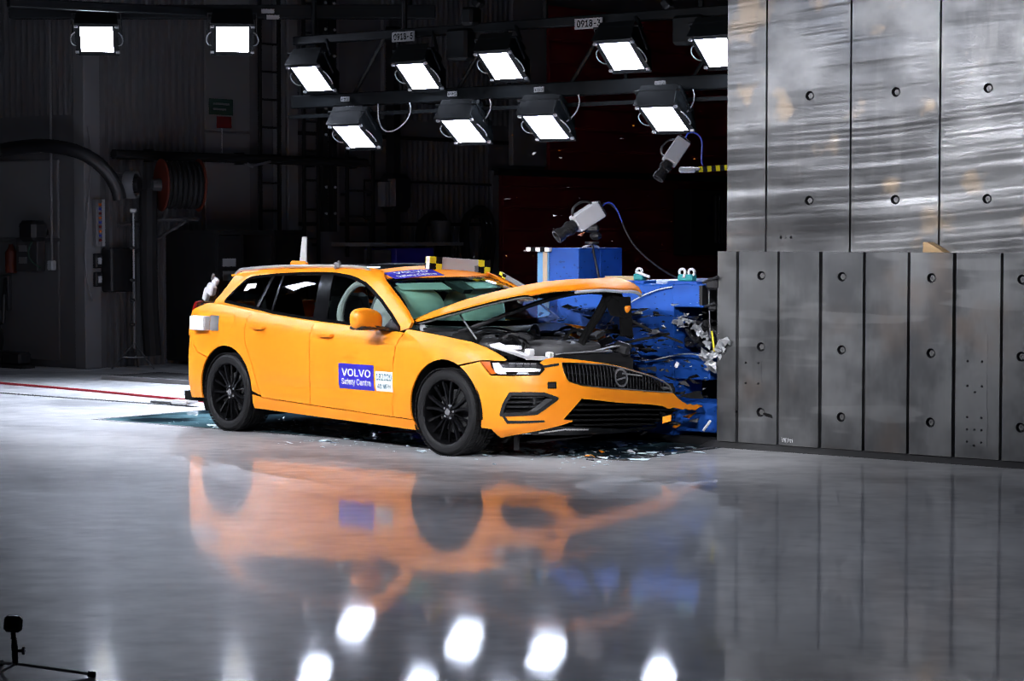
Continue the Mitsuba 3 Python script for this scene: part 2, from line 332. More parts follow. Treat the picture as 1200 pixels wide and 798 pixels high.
obj('pink_cable', xf(tube(curve([(-2.9, -.6, .012), (-2.55, -.95, .03), (-2.4, -.98, .05), (-2.2, -.8, .04), (-1.8, -.2, .012)], 24), .009, 5), TRK), 'cable_pink', None, 30, 'thin pink cable loop on the floor under the car sill', 'cable')
# ---------------------------------------------------------------- the concrete and steel barrier block
blk = thing('crash_block', 'massive steel plated concrete barrier block at the right', 'barrier block')
obj('core', join(tb(.16, 9, .05, 3.4, .05, 1.545), tb(.16, 9, .17, 3.4, 1.5, 6.0)), 'steel_edge', blk, False)
obj('base', xf(hull([(-.02, -.03, 0), (9, -.03, 0), (9, 3.4, 0), (-.02, 3.4, 0), (.05, .02, .05), (9, .02, .05), (9, 3.4, .05), (.05, 3.4, .05)]), TRK), 'steel_edge', blk, False, 'low dark base strip')
def holed(w, h, holes, r=.035):
    P = sbox(0, 0, w, h)
    for x, z in holes: P = P.difference(Point(x, z).buffer(r, 8))
    return P
def vplate(P, u0, b0, b1, z0):
    """A polygon (x along the track, y up) as an upright plate between b0 and b1."""
    m = plate(P, 0, b1 - b0)
    return xf(m, TRK @ np.array([[1, 0, 0, u0], [0, 0, 1, b0], [0, 1, 0, z0], [0, 0, 0, 1.0]]))
bolt = {}
def put_bolt(u, b, z, r, holder):
    if r not in bolt:
        bolt[r] = [shape(xf(lathe([(r * 1.02, -.004), (r * .92, .004), (r * .90, .035), (r * .7, .036)], 20), rx(-PI / 2)), 'black_satin', 40),
                   shape(xf(lathe([(r * .70, .036), (r * .70, .018), (r * .62, .012), (r * .30, .012), (r * .26, .02), (0, .02)], 6), rx(-PI / 2)), 'steel_bolt', False)]
    M = TRK @ mv(u, b, z)
    obj('socket', bolt[r][0], None, holder, M=M); obj('bolt', bolt[r][1], None, holder, M=M)
lo = [.131, .317, .694, 1.071, 1.448, 1.826, 2.201, 2.579] + [2.579 + .377 * k for k in range(1, 12)]
G = .013
for i, (a, c) in enumerate(zip(lo[:-1], lo[1:])):
    x0, x1 = a + (G if i else 0), c - G
    hs = [(({1: .536, 3: 1.256, 5: 2.016, 7: 2.738}.get(i, (a + c) / 2)) - x0, z - .05) for z in (1.363, .808, .296)] if i % 2 == 1 else []
    P = holed(x1 - x0, 1.50, hs, .034)
    b0 = .0 + (.004 * math.sin(i * 2.3))
    k = obj('lower_plate', vplate(P, x0, b0, .05, .05), 'steel_lo', blk, False)
    for x, z in hs: put_bolt(x0 + x, b0, z + .05, .035, k)
    if i == 6: obj('access_plate', vplate(sbox(0, 0, .19, .80), x0 + .065, b0 - .003, b0, .16), 'steel_lo', k, False); obj('access_plate', vplate(sbox(0, 0, .2, .27), x0 + .06, b0 - .005, b0, .14), 'steel_lo', k, False)
    dots = [(.1 + .115 * q, .20 + dz) for q in (0, 1) for dz in (-.03, .06, .15, .38, .56)] + [(.157, .145), (.16, .535), (.16, .26)] if i == 6 else [(.07 + .115 * q, dz) for q in (0, 1) for dz in (.52, .68)] + [(-.02, .29)] if i == 1 else []
    for x, z in dots: obj('screw_hole', xf(lathe([(0, .0), (.008, .0), (.0085, -.012)], 8), TRK @ mv(x0 + x, b0 - .0065, z) @ rx(PI / 2)), 'black_matt', k, False)
    if i == 1: obj('access_plate', vplate(sbox(0, 0, .17, .22), x0 + .045, b0 - .003, b0, .49), 'steel_lo', k, False); obj('scorch', xf(blob(77, .09, .05), TRK @ mv(x0 + .30, b0 - .001, .27) @ rx(PI / 2)), 'black_matt', k, False)
up = [.139, .502, 1.253, 2.007, 2.761, 3.515, 4.27]
for i, (a, c) in enumerate(zip(up[:-1], up[1:])):
    x0, x1 = a + (.008 if i else 0), c - .008
    hs = [({1: .892, 2: 1.640, 3: 2.396}.get(i, (a + c) / 2) - x0, z - 1.55) for z in (2.75, 1.945, 3.55)] if i else []
    P = holed(x1 - x0, 4.4, hs, .034)
    if i == 1:
        for x, r in ((.13, .012), (.175, .006), (.22, .012)): P = P.difference(Point(x, .11).buffer(r, 6))
    k = obj('upper_plate', vplate(P, x0, .12, .17, 1.55), 'steel_hi', blk, False)
    for x, z in hs: put_bolt(x0 + x, .12, z + 1.55, .035, k)
obj('wooden_wedge', xf(plate(Polygon([(0, 0), (.17, 0), (.13, .025), (.08, .05), (.03, .075), (0, .075)]), 0, .1), TRK @ np.array([[1, 0, 0, 1.935], [0, 0, 1, .01], [0, 1, 0, 1.553], [0, 0, 0, 1.0]])), 'wood', None, False, 'tan wooden wedge lying on the ledge of the steel block', 'wedge')
t = numbered('scrawl'); scene[t] = shape(xf(join(meshkit.text_mesh('W/m', .035, .001)), TRK @ np.array([[1, 0, 0, .73], [0, 0, -1, -.003], [0, 1, 0, .075], [0, 0, 0, 1.0]])), 'light_grey', False); tag(t, 'white chalk scrawl low on the steel block', 'marking')

# ---------------------------------------------------------------- flood lamps: housing, hood, diffuser, clips, handles, yoke; each with its own beam
_q = .188
lamp_parts = [('housing', shape(join(hull([(i * .25, j * .25, 0) for i in (-1, 1) for j in (-1, 1)] + [(i * .15, j * .17, -.26) for i in (-1, 1) for j in (-1, 1)]), bx((0, 0, -.31), (.2, .2, .12), .02)), 'lamp_black', False)),
              ('hood', shape(hull([(-.25, .25, 0), (.25, .25, 0), (-.25, .25, .03), (.25, .25, .03), (-.22, .29, -.2), (.22, .29, -.2)]), 'lamp_black', False)),
              ('yoke', shape(tube([(-.28, 0, -.08), (-.28, .27, -.14), (.28, .27, -.14), (.28, 0, -.08)], .014, 6), 'lamp_black', 30))]
lamp_clips = [('clip', shape(bx((i * .235, j * .19, .012), (.045, .03, .03), .006), 'light_grey', False)) for i in (-1, 1) for j in (-1, 1)]
lamp_handles = [('handle', shape(tube(curve([(i * .245, -.1, 0), (i * .275, -.08, .012), (i * .275, .08, .012), (i * .245, .1, 0)], 9), .007, 5), 'alu', 30)) for i in (-1, 1)]
_dif = (np.array([(-_q, -_q, .010), (_q, -_q, .010), (_q, _q, .010), (-_q, _q, .010)]), np.array([[0, 1, 2, 3]]))
def lamp(pos, aim, label, group, beam=None, L=LAMP_L, cut=39, width=16, roll=0.0, target=None):
    """pos is in track coordinates, aim a direction in them."""
    P = (TRK @ [*pos, 1])[:3]; D = TRK[:3, :3] @ np.asarray(aim, float)
    M = frame(P, D) @ rz(roll); t = thing('flood_lamp', label, 'lamp', group)
    for n, d in lamp_parts + lamp_clips + lamp_handles: obj(n, d, None, t, M=M)
    d = shape(_dif, 'white', False); d['emitter'] = {'type': 'area', 'radiance': rgb(*(L * np.array((.86, .96, 1.20))))}; d['to_world'] = T(M)
    scene[numbered(t + '__diffuser')] = d
    if beam:
        aimed = D if target is None else (TRK @ [*target, 1])[:3] - P
        o = P + D / np.linalg.norm(D) * .03
        scene['beam_' + t] = {'type': 'spot', 'intensity': rgb(*(beam * np.array(LAMP_RGB if group == 'flood lamps of the front row' else (.88, .97, 1.16)))), 'cutoff_angle': float(cut), 'beam_width': float(width), 'to_world': T().look_at(origin=o.tolist(), target=(o + aimed).tolist(), up=[0, 0.1, 1])}
    return t
a48 = math.radians(47)
AIM = (0, -math.cos(a48), -math.sin(a48))
ords = ['first from the left', 'second from the left', 'third from the left', 'fourth from the left', 'half hidden by the steel block']
for (u, z), w in zip(((-8.06, 3.46), (-6.45, 3.42), (-5.27, 3.48), (-3.68, 3.51), (-2.5, 3.49)), ords):
    lamp((u, 4.0, z), AIM, f'lit flood lamp in the upper gantry row, {w}', 'flood lamps of the upper row', BEAM_FAR)
for (u, z), w in zip(((-7.4, 2.78), (-5.79, 2.80), (-4.66, 2.81), (-3.14, 2.85)), ['first from the left', 'second from the left', 'third from the left', 'rightmost, above the hanging camera']):
    lamp((u, 4.0, z), (0, -math.cos(a48 + .1), -math.sin(a48 + .1)), f'lit flood lamp hung below the gantry, {w}', 'flood lamps of the lower row', BEAM_FAR)
def w2t(p): return (np.linalg.inv(TRK) @ [*p, 1])[:3]
for x, w in ((-4.84, 'left one of the upper left pair'), (-3.26, 'right one of the upper left pair')):
    lamp(w2t((x, 26.5, 3.945)), TRK[:3, :3].T @ np.array([.09, -.72, -.70]), 'lit flood lamp facing the room, ' + w, 'flood lamps on the rear beam', BEAM_FAR * .8)
# gantry of the rear rows
g = thing('lamp_gantry', 'black steel gantry of two beams that carries the rows of flood lamps', 'gantry')
obj('beam', tb(-8.6, 3, 4.2, 4.34, 3.14, 3.29, bev=.01), 'lamp_black', g, False)
obj('beam', tb(-8.6, 3, 4.24, 4.34, 3.88, 3.98, bev=.01), 'lamp_black', g, False)
obj('beam', tb(-8.6, 3, 4.16, 4.2, 3.02, 3.06), 'lamp_black', g, False)
for i, u in enumerate(np.arange(-8.5, 3, .78)):
    obj('brace', xf(join(rod((u, 4.28, 3.2), (u + (.55 if i % 2 else -.05), 4.28, 3.92), .022, 6)), TRK), 'lamp_black', g)
for u, z in ((-8.06, 3.46), (-6.45, 3.42), (-5.27, 3.48), (-3.68, 3.51), (-2.5, 3.49)): obj('arm', xf(tube([(u, 4.25, 3.92), (u + .1, 4.2, z + .3), (u, 4.15, z + .16)], .025, 6), TRK), 'lamp_black', g)
for u, z in ((-7.4, 2.78), (-5.79, 2.80), (-4.66, 2.81), (-3.14, 2.85)): obj('arm', xf(tube([(u - .2, 4.25, 3.2), (u - .02, 4.22, z + .3), (u, 4.2, z + .15)], .025, 6), TRK), 'lamp_black', g)
for u in (-8.3, -6.9, -4.9, -2.9, -.9): obj('hanger', xf(rod((u, 4.29, 3.95), (u, 4.29, 9), .03, 6), TRK), 'lamp_black', g)
obj('winch', xf(join(bx((-6.0, 4.2, 3.75), (.3, .2, .35), .03), bx((-5.85, 4.2, 4.05), (.16, .2, .2), .03)), TRK), 'lamp_black', g, False)
obj('winch', xf(join(bx((-3.0, 4.25, 3.75), (.35, .2, .3), .03)), TRK), 'lamp_black', g, False)
def sign(u, b, z, w, h, text, holder, th=None):
    """A small white plate facing the room with dark characters."""
    p = obj('number_plate', tb(u, u + w, b - .012, b, z, z + h), 'light_grey', holder, False, f'white plate reading {text}' if th else None)
    tm = meshkit.text_mesh(text, h * (.62 if th else .5), .002, bold=bool(th)); tw = tm.bounds[1][0] - tm.bounds[0][0]; k = w * .86 / tw
    obj('lettering', xf(tm, TRK @ np.array([[k, 0, 0, u + w * .07], [0, 0, -1, b - .0125], [0, 1, 0, z + h * .2], [0, 0, 0, 1.0]])), 'black_matt', p, False)
sign(-7.0, 4.2, 3.83, .33, .11, '0918-5', g, 1); sign(-4.43, 4.2, 3.83, .36, .11, '0918-3', g, 1)
for i, u in enumerate((-7.76, -6.16, -4.95, -3.38)):
    sign(u, 4.17, 3.19, .13, .055, ('E21', 'E20', 'E07', 'E26')[i], g); sign(u + .1, 4.15, 3.08, .13, .055, ('E31', 'E30', 'E08', 'E36')[i], g)
for u in (-5.75, -6.9, -4.55, -3.1):
    obj('cable', xf(tube(curve([(u - .25, 4.12, 3.14), (u - .2, 4.1, 2.9), (u - .02, 4.05, 2.82), (u + .2, 4.1, 2.95), (u + .22, 4.12, 3.14)], 18), .008, 5), TRK), 'light_grey', g)
# beam of the upper-left pair
g2 = thing('lamp_beam', 'dark ceiling beam carrying the pair of flood lamps at the upper left', 'beam')
ML = np.eye(4)
obj('beam', bx((-3.4, 26.75, 4.28), (5.0, .16, .16), .01), 'lamp_black', g2, False)
obj('beam', xf(bx((0, 0, 0), (2.4, .12, .1), .01), mv(-4.6, 26.1, 4.27) @ rz(.5)), 'lamp_black', g2, False)
for x in (-4.84, -3.26): obj('arm', tube([(x, 26.7, 4.28), (x, 26.66, 4.08)], .03, 6), 'lamp_black', g2)
for x in (-5.6, -1.2): obj('hanger', rod((x, 26.75, 4.35), (x, 26.75, 9), .03, 6), 'lamp_black', g2)
for i, x in enumerate((-2.86, -2.78)): obj('number_plate', bx((x - .02 * i, 26.64, 4.28 - .07 * i), (.15, .01, .05)), 'light_grey', g2, False)
ordn = ['first', 'second', 'third', 'fourth', 'fifth', 'sixth', 'seventh', 'eighth', 'ninth', 'tenth']
for i, u in enumerate((-9.0, -7.4, -5.8, -4.2, -2.6, -1.0, .6, 2.2, 3.8, 5.4)):
    lamp((u, -6.5, 3.75), (0, .72, -.62), f'lit flood lamp of the front gantry, {ordn[i]} from the left', 'flood lamps of the front row', BEAM_NEAR * (1.05 if u < 0 else 1.2 if u < 3 else 1.0), cut=33.5 if -5 < u < 0 else 19 if u < 0 else 20 if u < 3 else 13, width=6 if 0 < u < 3 else 8, target=(u + .5, -.9, .80) if u < 0 else (u + .4, 0, 2.3) if u < 3 else (-.25, -.75, .62))
g3 = thing('lamp_gantry', 'black steel gantry above the front edge of the track', 'gantry')
obj('beam', tb(-10, 6.5, -6.9, -6.76, 3.98, 4.12, bev=.01), 'lamp_black', g3, False)
for u in (-9.5, -3.3, 3, 6): obj('hanger', xf(rod((u, -6.83, 4.05), (u, -6.83, 9), .03, 6), TRK), 'lamp_black', g3)
for u in (-9.0, -7.4, -5.8, -4.2, -2.6, -1.0, .6, 2.2, 3.8, 5.4): obj('arm', xf(rod((u, -6.83, 4.05), (u, -6.75, 3.9), .025, 6), TRK), 'lamp_black', g3)
# side lamp above the left end of the track: it shows in the car's rear side window
lamp((-9.2, -2.36, 5.05), (.72, .12, -.60), 'lit flood lamp hung alone above the left end of the track', None, 60.0, cut=24, width=12)
t = thing('lamp_pole', 'black pole from the ceiling that holds the single flood lamp', 'pole'); obj('pole', xf(rod((-9.42, -2.4, 5.4), (-9.42, -2.4, 9), .03, 6), TRK), 'lamp_black', t)
# ================================================================ things along the rear wall (b across the picture, z up)
def rw(*a, **k): return xf(b2(*a, **k), RW)
def ladder(b0, b1, z0, z1, pitch, label, off=-.14, zoff=0.0):
    t = thing('ladder', label, 'ladder')
    for b in (b0, b1): obj('stile', rw(b - .025, b + .025, off - .03, off, z0, z1), 'hall_black', t, False)
    for z in np.arange(z0 + .2 + zoff, z1, pitch): obj('rung', xf(rod((b0, off - .015, z), (b1, off - .015, z), .016, 6), RW), 'hall_black', t, False)
    for z in (z0 + .5, z1 - 1): 
        for b in (b0, b1): obj('bracket', rw(b - .02, b + .02, off, -.052, z, z + .04), 'hall_black', t, False)
ladder(6.56, 6.92, .3, 8.8, .37, 'tall black wall ladder left of the pale columns')
ladder(7.4, 7.68, 1.0, 8.8, .40, 'black wall ladder beside the knobbed cable rails')
ladder(8.26, 8.80, 1.35, 3.2, .36, 'short wide black wall ladder left of the wall box')
for q, b in enumerate((7.78, 7.96)):
    t = thing('cable_rail', f'black upright cable rail with pale knobs, {"left" if q == 0 else "right"} one of the pair', 'cable rail', 'knobbed cable rails')
    obj('rail', rw(b - .045, b + .045, -.2, -.12, 1.7, 8.8), 'black_satin', t, False)
    for z in np.arange(1.95, 8.6, .36): obj('knob', xf(trimesh.creation.icosphere(1, .02), RW @ mv(b, -.21, z)), 'light_grey', t, 30)
t = thing('long_pipe', 'long dark horizontal pipe along the rear wall', 'pipe')
obj('pipe', xf(rod((3.95, -.2, 2.66), (8.6, -.2, 2.66), .06, 12), RW), 'hall_black', t)
for b in (4.6, 6.2, 7.55, 8.4): obj('bracket', rw(b - .02, b + .02, -.2, -.052, 2.58, 2.74), 'hall_black', t, False)
obj('lever', xf(tube([(6.2, -.27, 2.6), (6.25, -.3, 2.56), (6.6, -.3, 2.63)], .018, 6), RW), 'mid_grey', t)
t = thing('sign_plate', 'dark green sign plate on the pale wall panel', 'sign'); obj('board', rw(5.74, 6.17, -.05, -.03, 3.23, 3.44, bev=.004), 'sign_green', t, False); obj('line', rw(5.80, 6.10, -.053, -.05, 3.36, 3.385), 'mid_grey', t, False); obj('line', rw(5.80, 6.04, -.053, -.05, 3.29, 3.315), 'mid_grey', t, False)
t = thing('sign_plate', 'dark red sign plate below the green sign', 'sign'); obj('board', rw(5.88, 6.14, -.05, -.03, 3.06, 3.21, bev=.004), 'sign_red', t, False); obj('cord', xf(rod((5.97, -.04, 3.06), (5.97, -.04, 2.6), .006, 5), RW), 'light_grey', t)
# hose reel with its swing arm
t = thing('hose_reel', 'red hose reel with black hose on a wall bracket', 'hose reel')
RM = RW @ mv(4.55, -.75, 2.28) @ rz(-.45) @ ry(PI / 2)
for h, c in ((-.24, 'reel_red'), (.24, 'reel_red')): obj('flange', xf(lathe([(0, h - .012), (.32, h - .012), (.33, h), (.32, h + .012), (0, h + .012)], 32), RM), c, t)
obj('drum', xf(lathe([(.14, -.24), (.14, .24)], 20), RM), 'black_satin', t)
for k in range(7):
    ph = np.arange(25) * 2 * PI / 24; obj('hose', xf(tube(np.stack([.27 * np.cos(ph), .27 * np.sin(ph), -.2 + .066 * k + 0 * ph], 1), .034, 6, False), RM), 'rubber', t)
obj('hub', xf(lathe([(0, -.36), (.07, -.36), (.08, -.25), (.08, -.24)], 16), RM), 'dark_grey', t)
obj('bracket', xf(join(tube([(4.1, -.09, 1.78), (4.5, -.5, 1.86), (5.0, -.6, 1.86)], .03, 6), tube([(4.3, -.09, 1.4), (4.8, -.6, 1.84)], .025, 6), tube([(4.5, -.5, 1.86), (4.5, -.62, 2.1)], .03, 6)), RW), 'dark_grey', t)
t = thing('hose_drum', 'small pale metal hose drum beside the red reel', 'drum')
RM2 = RW @ mv(4.02, -.45, 2.28) @ rz(.5) @ rx(PI / 2)
obj('ring', xf(lathe([(.14, -.06), (.17, -.07), (.17, .07), (.14, .06)], 24), RM2), 'mid_grey', t); obj('hub', xf(lathe([(0, -.1), (.1, -.1), (.1, .1), (0, .1)], 16), RM2), 'black_satin', t); obj('arm', xf(tube([(3.8, -.03, 2.45), (4.0, -.4, 2.4), (4.0, -.4, 2.3)], .02, 6), RW), 'mid_grey', t)
# exhaust duct at the upper left
t = thing('exhaust_duct', 'thick black ventilation duct bending down at the wall corner', 'duct')
obj('duct', xf(tube(curve([(-16, 3.3, 2.62), (-13, 3.3, 2.70), (-12.2, 3.3, 2.76), (-11.7, 3.3, 2.74), (-11.3, 3.45, 2.62), (-11.15, 3.7, 2.35), (-11.12, 3.8, 2.1)], 40), .085, 12), TRK), 'black_satin', t)
obj('hose', xf(tube(curve([(-11.1, 4.25, 2.2), (-11.05, 4.2, 1.6), (-11.1, 4.25, .9), (-11.1, 4.3, .15)], 20), .11, 10), TRK), 'hall_black', t)
# pendant control and cable at the corner
t = thing('pendant_control', 'narrow pendant control panel with coloured buttons at the wall corner', 'control panel')
obj('panel', rw(3.70, 3.80, -.16, -.08, 1.52, 2.1, bev=.01), 'mid_grey', t, False)
for k in range(9): obj('button', rw(3.735, 3.77, -.175, -.16, 1.58 + .055 * k, 1.61 + .055 * k), ['sign_red', 'cable_blue', 'amber'][k % 3], t, False)
obj('label_strip', rw(3.81, 3.89, -.1, -.08, 1.52, 2.1), 'light_grey', t, False)
obj('lead', xf(tube(curve([(3.62, -.1, 3.0), (3.6, -.12, 2.0), (3.58, -.12, 1.1), (3.66, -.12, .85)], 20), .012, 5), RW), 'mid_grey', t)
t = thing('socket_box', 'pair of dark socket boxes below the control panel', 'socket box')
for z in (1.25, 1.02): obj('box', rw(3.70, 3.80, -.15, -.08, z, z + .18, bev=.01), 'black_satin', t, False); obj('cover', rw(3.725, 3.775, -.165, -.15, z + .05, z + .13), 'light_grey', t, False)
obj('square_cabinet', rw(3.86, 4.25, -.25, -.052, .95, 1.5, bev=.02), 'black_satin', None, False, 'black square wall cabinet below the reel', 'cabinet')
# light stand
t = thing('light_stand', 'slim chrome light stand with three spread legs before the dark hose', 'stand')
P = np.array([-4.69, 28.05])
obj('pole', tube([(P[0], P[1], .25), (P[0], P[1], 1.1)], .016, 8), 'mid_grey', t); obj('pole', tube([(P[0], P[1], 1.1), (P[0], P[1], 1.95)], .012, 8), 'alu', t)
obj('head', bx((P[0], P[1], 1.96), (.08, .08, .05), .01), 'alu', t, False)
for z in (.55, .85, 1.1, 1.5): obj('knob', bx((P[0] - .015, P[1] - .03, z), (.06, .06, .04), .01), 'black_satin', t, False)
for k in range(3):
    a = -.5 + k * 2.094; e = P + .30 * np.array([math.cos(a), math.sin(a)]); obj('leg', rod((P[0], P[1], .32), (e[0], e[1], .01), .011, 6), 'dark_grey', t)
    obj('strut', rod((P[0], P[1], .14), (*(P + .17 * np.array([math.cos(a), math.sin(a)])), .15), .007, 5), 'alu', t)
# tall dark cabinet with gear
t = thing('gear_cabinet', 'tall black open cabinet with a sloping hood on the rear wall', 'cabinet')
obj('carcass', xf(join(b2(5.0, 6.5, -.9, -.85 + .02, .05, .2), b2(5.0, 5.06, -.9, 0, .05, 1.72), b2(5.44, 5.5, -.9, 0, .05, 1.7), b2(6.0, 6.06, -.9, 0, .05, 1.7), b2(5.0, 6.1, -.06, 0, .05, 1.7), b2(5.0, 6.1, -.9, 0, 1.66, 1.72)), RW), 'hall_black', t, False)
obj('hood', xf(hull([(6.06, -.92, .05), (6.06, 0, .05), (6.75, 0, .05), (6.75, -.92, .05), (6.06, -.92, 1.72), (6.06, 0, 1.72), (6.6, 0, 1.72), (6.6, -.92, 1.72)]), RW), 'black_matt', t, False)
obj('panel', rw(5.06, 5.44, -.91, -.88, .1, 1.65), 'black_satin', t, False)
obj('notice', rw(5.12, 5.34, -.925, -.91, 1.26, 1.36), 'light_grey', t, False); obj('notice', rw(5.12, 5.34, -.925, -.91, 1.08, 1.2), 'mid_grey', t, False)
cc = ['reel_red', 'mid_grey', 'amber', 'dark_grey', 'sign_green', 'light_grey', 'cable_blue']
for i in range(16):
    b, z, s = rng.uniform(5.55, 5.95), rng.uniform(.3, 1.5), rng.uniform(.05, .1)
    obj('tool_can', xf(lathe([(0, 0), (s * .5, 0), (s * .5, s * 1.6), (s * .2, s * 1.9), (0, s * 1.9)], 10), RW @ mv(b, -.5 + .3 * rng.random(), z)), cc[i % 7], t, 40)
for z in (.28, .68, 1.08): obj('shelf', rw(5.5, 6.0, -.85, -.06, z, z + .02), 'black_satin', t, False)
# wall box, conduits, hoses, bench
t = thing('junction_box', 'black rounded box unit hanging on the ribbed wall', 'wall box')
obj('body', rw(8.98, 9.46, -.35, -.05, 1.98, 2.52, bev=.08), 'black_satin', t, False); obj('stem', rw(9.14, 9.28, -.25, -.1, 2.52, 4.6), 'black_satin', t, False); obj('stem', rw(9.14, 9.28, -.25, -.1, 1.3, 1.98), 'black_satin', t, False)
for b in (8.85, 8.91, 8.96): obj('fin', rw(b, b + .012, -.34, -.2, 2.05, 2.4), 'mid_grey', t, False)
t = thing('conduit', 'thin dark conduit running across the ribbed wall', 'conduit')
obj('pipe', xf(tube([(8.8, -.10, 1.35), (8.8, -.10, 1.75), (8.68, -.10, 1.9), (8.68, -.10, 2.42), (11.5, -.10, 2.40)], .018, 6), RW), 'hall_black', t)
for q, (b0, b1, z) in enumerate(((9.82, 10.25, 1.92), (10.82, 11.3, 2.0))):
    t = thing('hanging_hose', 'black hose looped over a wall hook, ' + ('left, smaller loop' if q == 0 else 'right, larger loop'), 'hose', 'looped wall hoses')
    for k in range(3):
        m = (b0 + b1) / 2 + .02 * k; w = (b1 - b0) / 2 + .035 * k
        obj('coil', xf(tube(curve([(m - w * 1.05, -.12 - .05 * k, .5), (m - w, -.12 - .05 * k, z - .5), (m - w * .7, -.12 - .05 * k, z - .08 + .02 * k), (m, -.12 - .05 * k, z + .03 * k), (m + w * .7, -.12 - .05 * k, z - .08 + .02 * k), (m + w, -.12 - .05 * k, z - .5), (m + w * 1.05, -.12 - .05 * k, .5)], 30), .04, 7), RW), 'hall_black', t)
    obj('hook', rw((b0 + b1) / 2 - .08, (b0 + b1) / 2 + .08, -.3, 0, z - .1, z - .05), 'hall_black', t, False)
t = thing('work_bench', 'dark blue topped work bench behind the car roof', 'bench')
obj('top', rw(7.9, 9.9, -.9, -.2, 1.50, 1.55), 'mid_grey', t, False); obj('drawer_block', rw(8.5, 9.3, -.85, -.25, .8, 1.47, bev=.01), 'decal_blue', t, False)
for b in (7.95, 9.8): obj('leg', rw(b, b + .05, -.85, -.8, 0, 1.5), 'hall_black', t, False)
obj('panel', rw(7.95, 8.45, -.8, -.75, .6, 1.45), 'dark_grey', t, False)
obj('bin', xf(lathe([(.12, 0), (.15, .3), (.14, .31), (0, .31)], 16), RW @ mv(9.75, -.6, 1.55)), 'dark_grey', None, 40, 'small dark round bin on the work bench', 'bin')
# left wall gear
def lw(*a, **k): return xf(b2(*a, **k), LW)
t = thing('switch_box', 'grey switch box on the left wall', 'switch box'); obj('body', lw(-12.72, -12.3, -.16, -.03, 1.2, 1.62, bev=.01), 'dark_grey', t, False)
for z in (1.3, 1.45): obj('switch', lw(-12.64, -12.5, -.18, -.16, z, z + .08), 'mid_grey', t, False)
t = thing('spot_lamp', 'unlit black lamp hanging beside the switch box', 'lamp'); obj('head', lw(-12.4, -12.08, -.4, -.15, 1.58, 1.84, bev=.05), 'black_satin', t, False); obj('arm', lw(-12.3, -12.24, -.15, 0, 1.66, 1.72), 'black_satin', t, False); obj('lead', xf(tube(curve([(-12.3, 3.4, 1.58), (-12.35, 3.38, 1.4), (-12.2, 3.45, 1.25)], 12), .012, 5), TRK), 'sign_green', t)
obj('extinguisher', xf(lathe([(0, 0), (.07, 0), (.075, .02), (.075, .26), (.04, .31), (.025, .36), (0, .36)], 16), LW @ mv(-12.86, -.12, 1.18)), 'reel_red', None, 40, 'small orange red cylinder on the left wall', 'extinguisher')
t = thing('hanging_cable', 'pale cable hanging down the left wall with an end weight', 'cable'); obj('cable', xf(rod((-12.07, -.12, 4.5), (-12.07, -.12, 1.32), .016, 6), LW), 'mid_grey', t); obj('weight', lw(-12.12, -12.03, -.16, -.08, 1.22, 1.34, bev=.01), 'light_grey', t, False)
t = thing('coil_holder', 'black holder with a cable coil on the left wall', 'cable holder'); obj('plate', lw(-13.3, -12.95, -.1, -.035, .7, 1.15, bev=.01), 'dark_grey', t, False); obj('hook', xf(tube([(-13.0, -.1, 1.1), (-12.9, -.2, .9), (-12.9, -.22, .55), (-13.1, -.24, .5)], .025, 6), LW), 'black_satin', t)
t = thing('bicycle_wheel', 'edge of a dark spoked wheel leaning at the left wall', 'wheel'); ph = np.arange(33) * 2 * PI / 32
obj('tyre', xf(tube(np.stack([-13.2 + .3 * np.cos(ph), -.25 + 0 * ph, .33 + .3 * np.sin(ph)], 1), .022, 6, False), LW), 'rubber', t)
for k in range(6): obj('spoke', xf(rod((-13.2, -.25, .33), (-13.2 + .29 * math.cos(k * PI / 3), -.25, .33 + .29 * math.sin(k * PI / 3)), .004, 4), LW), 'mid_grey', t)
t = thing('floor_motor', 'low dark machine standing on the floor by the left wall', 'machine'); obj('body', lw(-12.6, -12.25, -.5, -.3, .04, .2, bev=.03), 'black_satin', t, False); obj('drum', xf(rod((-12.9, -.4, .11), (-12.6, -.4, .11), .1, 14), LW), 'hall_black', t); obj('foot', lw(-12.95, -12.2, -.5, -.3, 0, .04), 'hall_black', t, False)
t = thing('control_cabinet', 'dark control cabinet on the far red door', 'cabinet'); obj('body', rw(16.3, 17.3, -.5, -.13, 1.3, 2.4, bev=.02), 'hall_black', t, False)
for k in range(4): obj('conduit', rw(17.0 + .09 * k, 17.03 + .09 * k, -.53, -.5, 1.5, 2.3), 'dark_grey', t, False)
# slanting cable chains under the roof
for q, (p0, p1) in enumerate((((-6.9, 5.2, 3.9), (-5.6, 5.2, 5.6)), ((-4.0, 5.2, 4.1), (-2.4, 5.2, 5.4)))):
    t = thing('cable_chain', 'slanting black cable chain above the gantry, ' + ('left' if q == 0 else 'right') + ' one', 'cable chain', 'cable chains')
    p0, p1 = np.array(p0), np.array(p1)
    for k in range(14):
        c = p0 + (p1 - p0) * (k + .5) / 14; obj('link', xf(bx((0, 0, 0), (.10, .12, .12), .02), TRK @ mv(*c) @ ry(-math.atan2(p1[2] - p0[2], p1[0] - p0[0]))), 'black_satin', t, False)

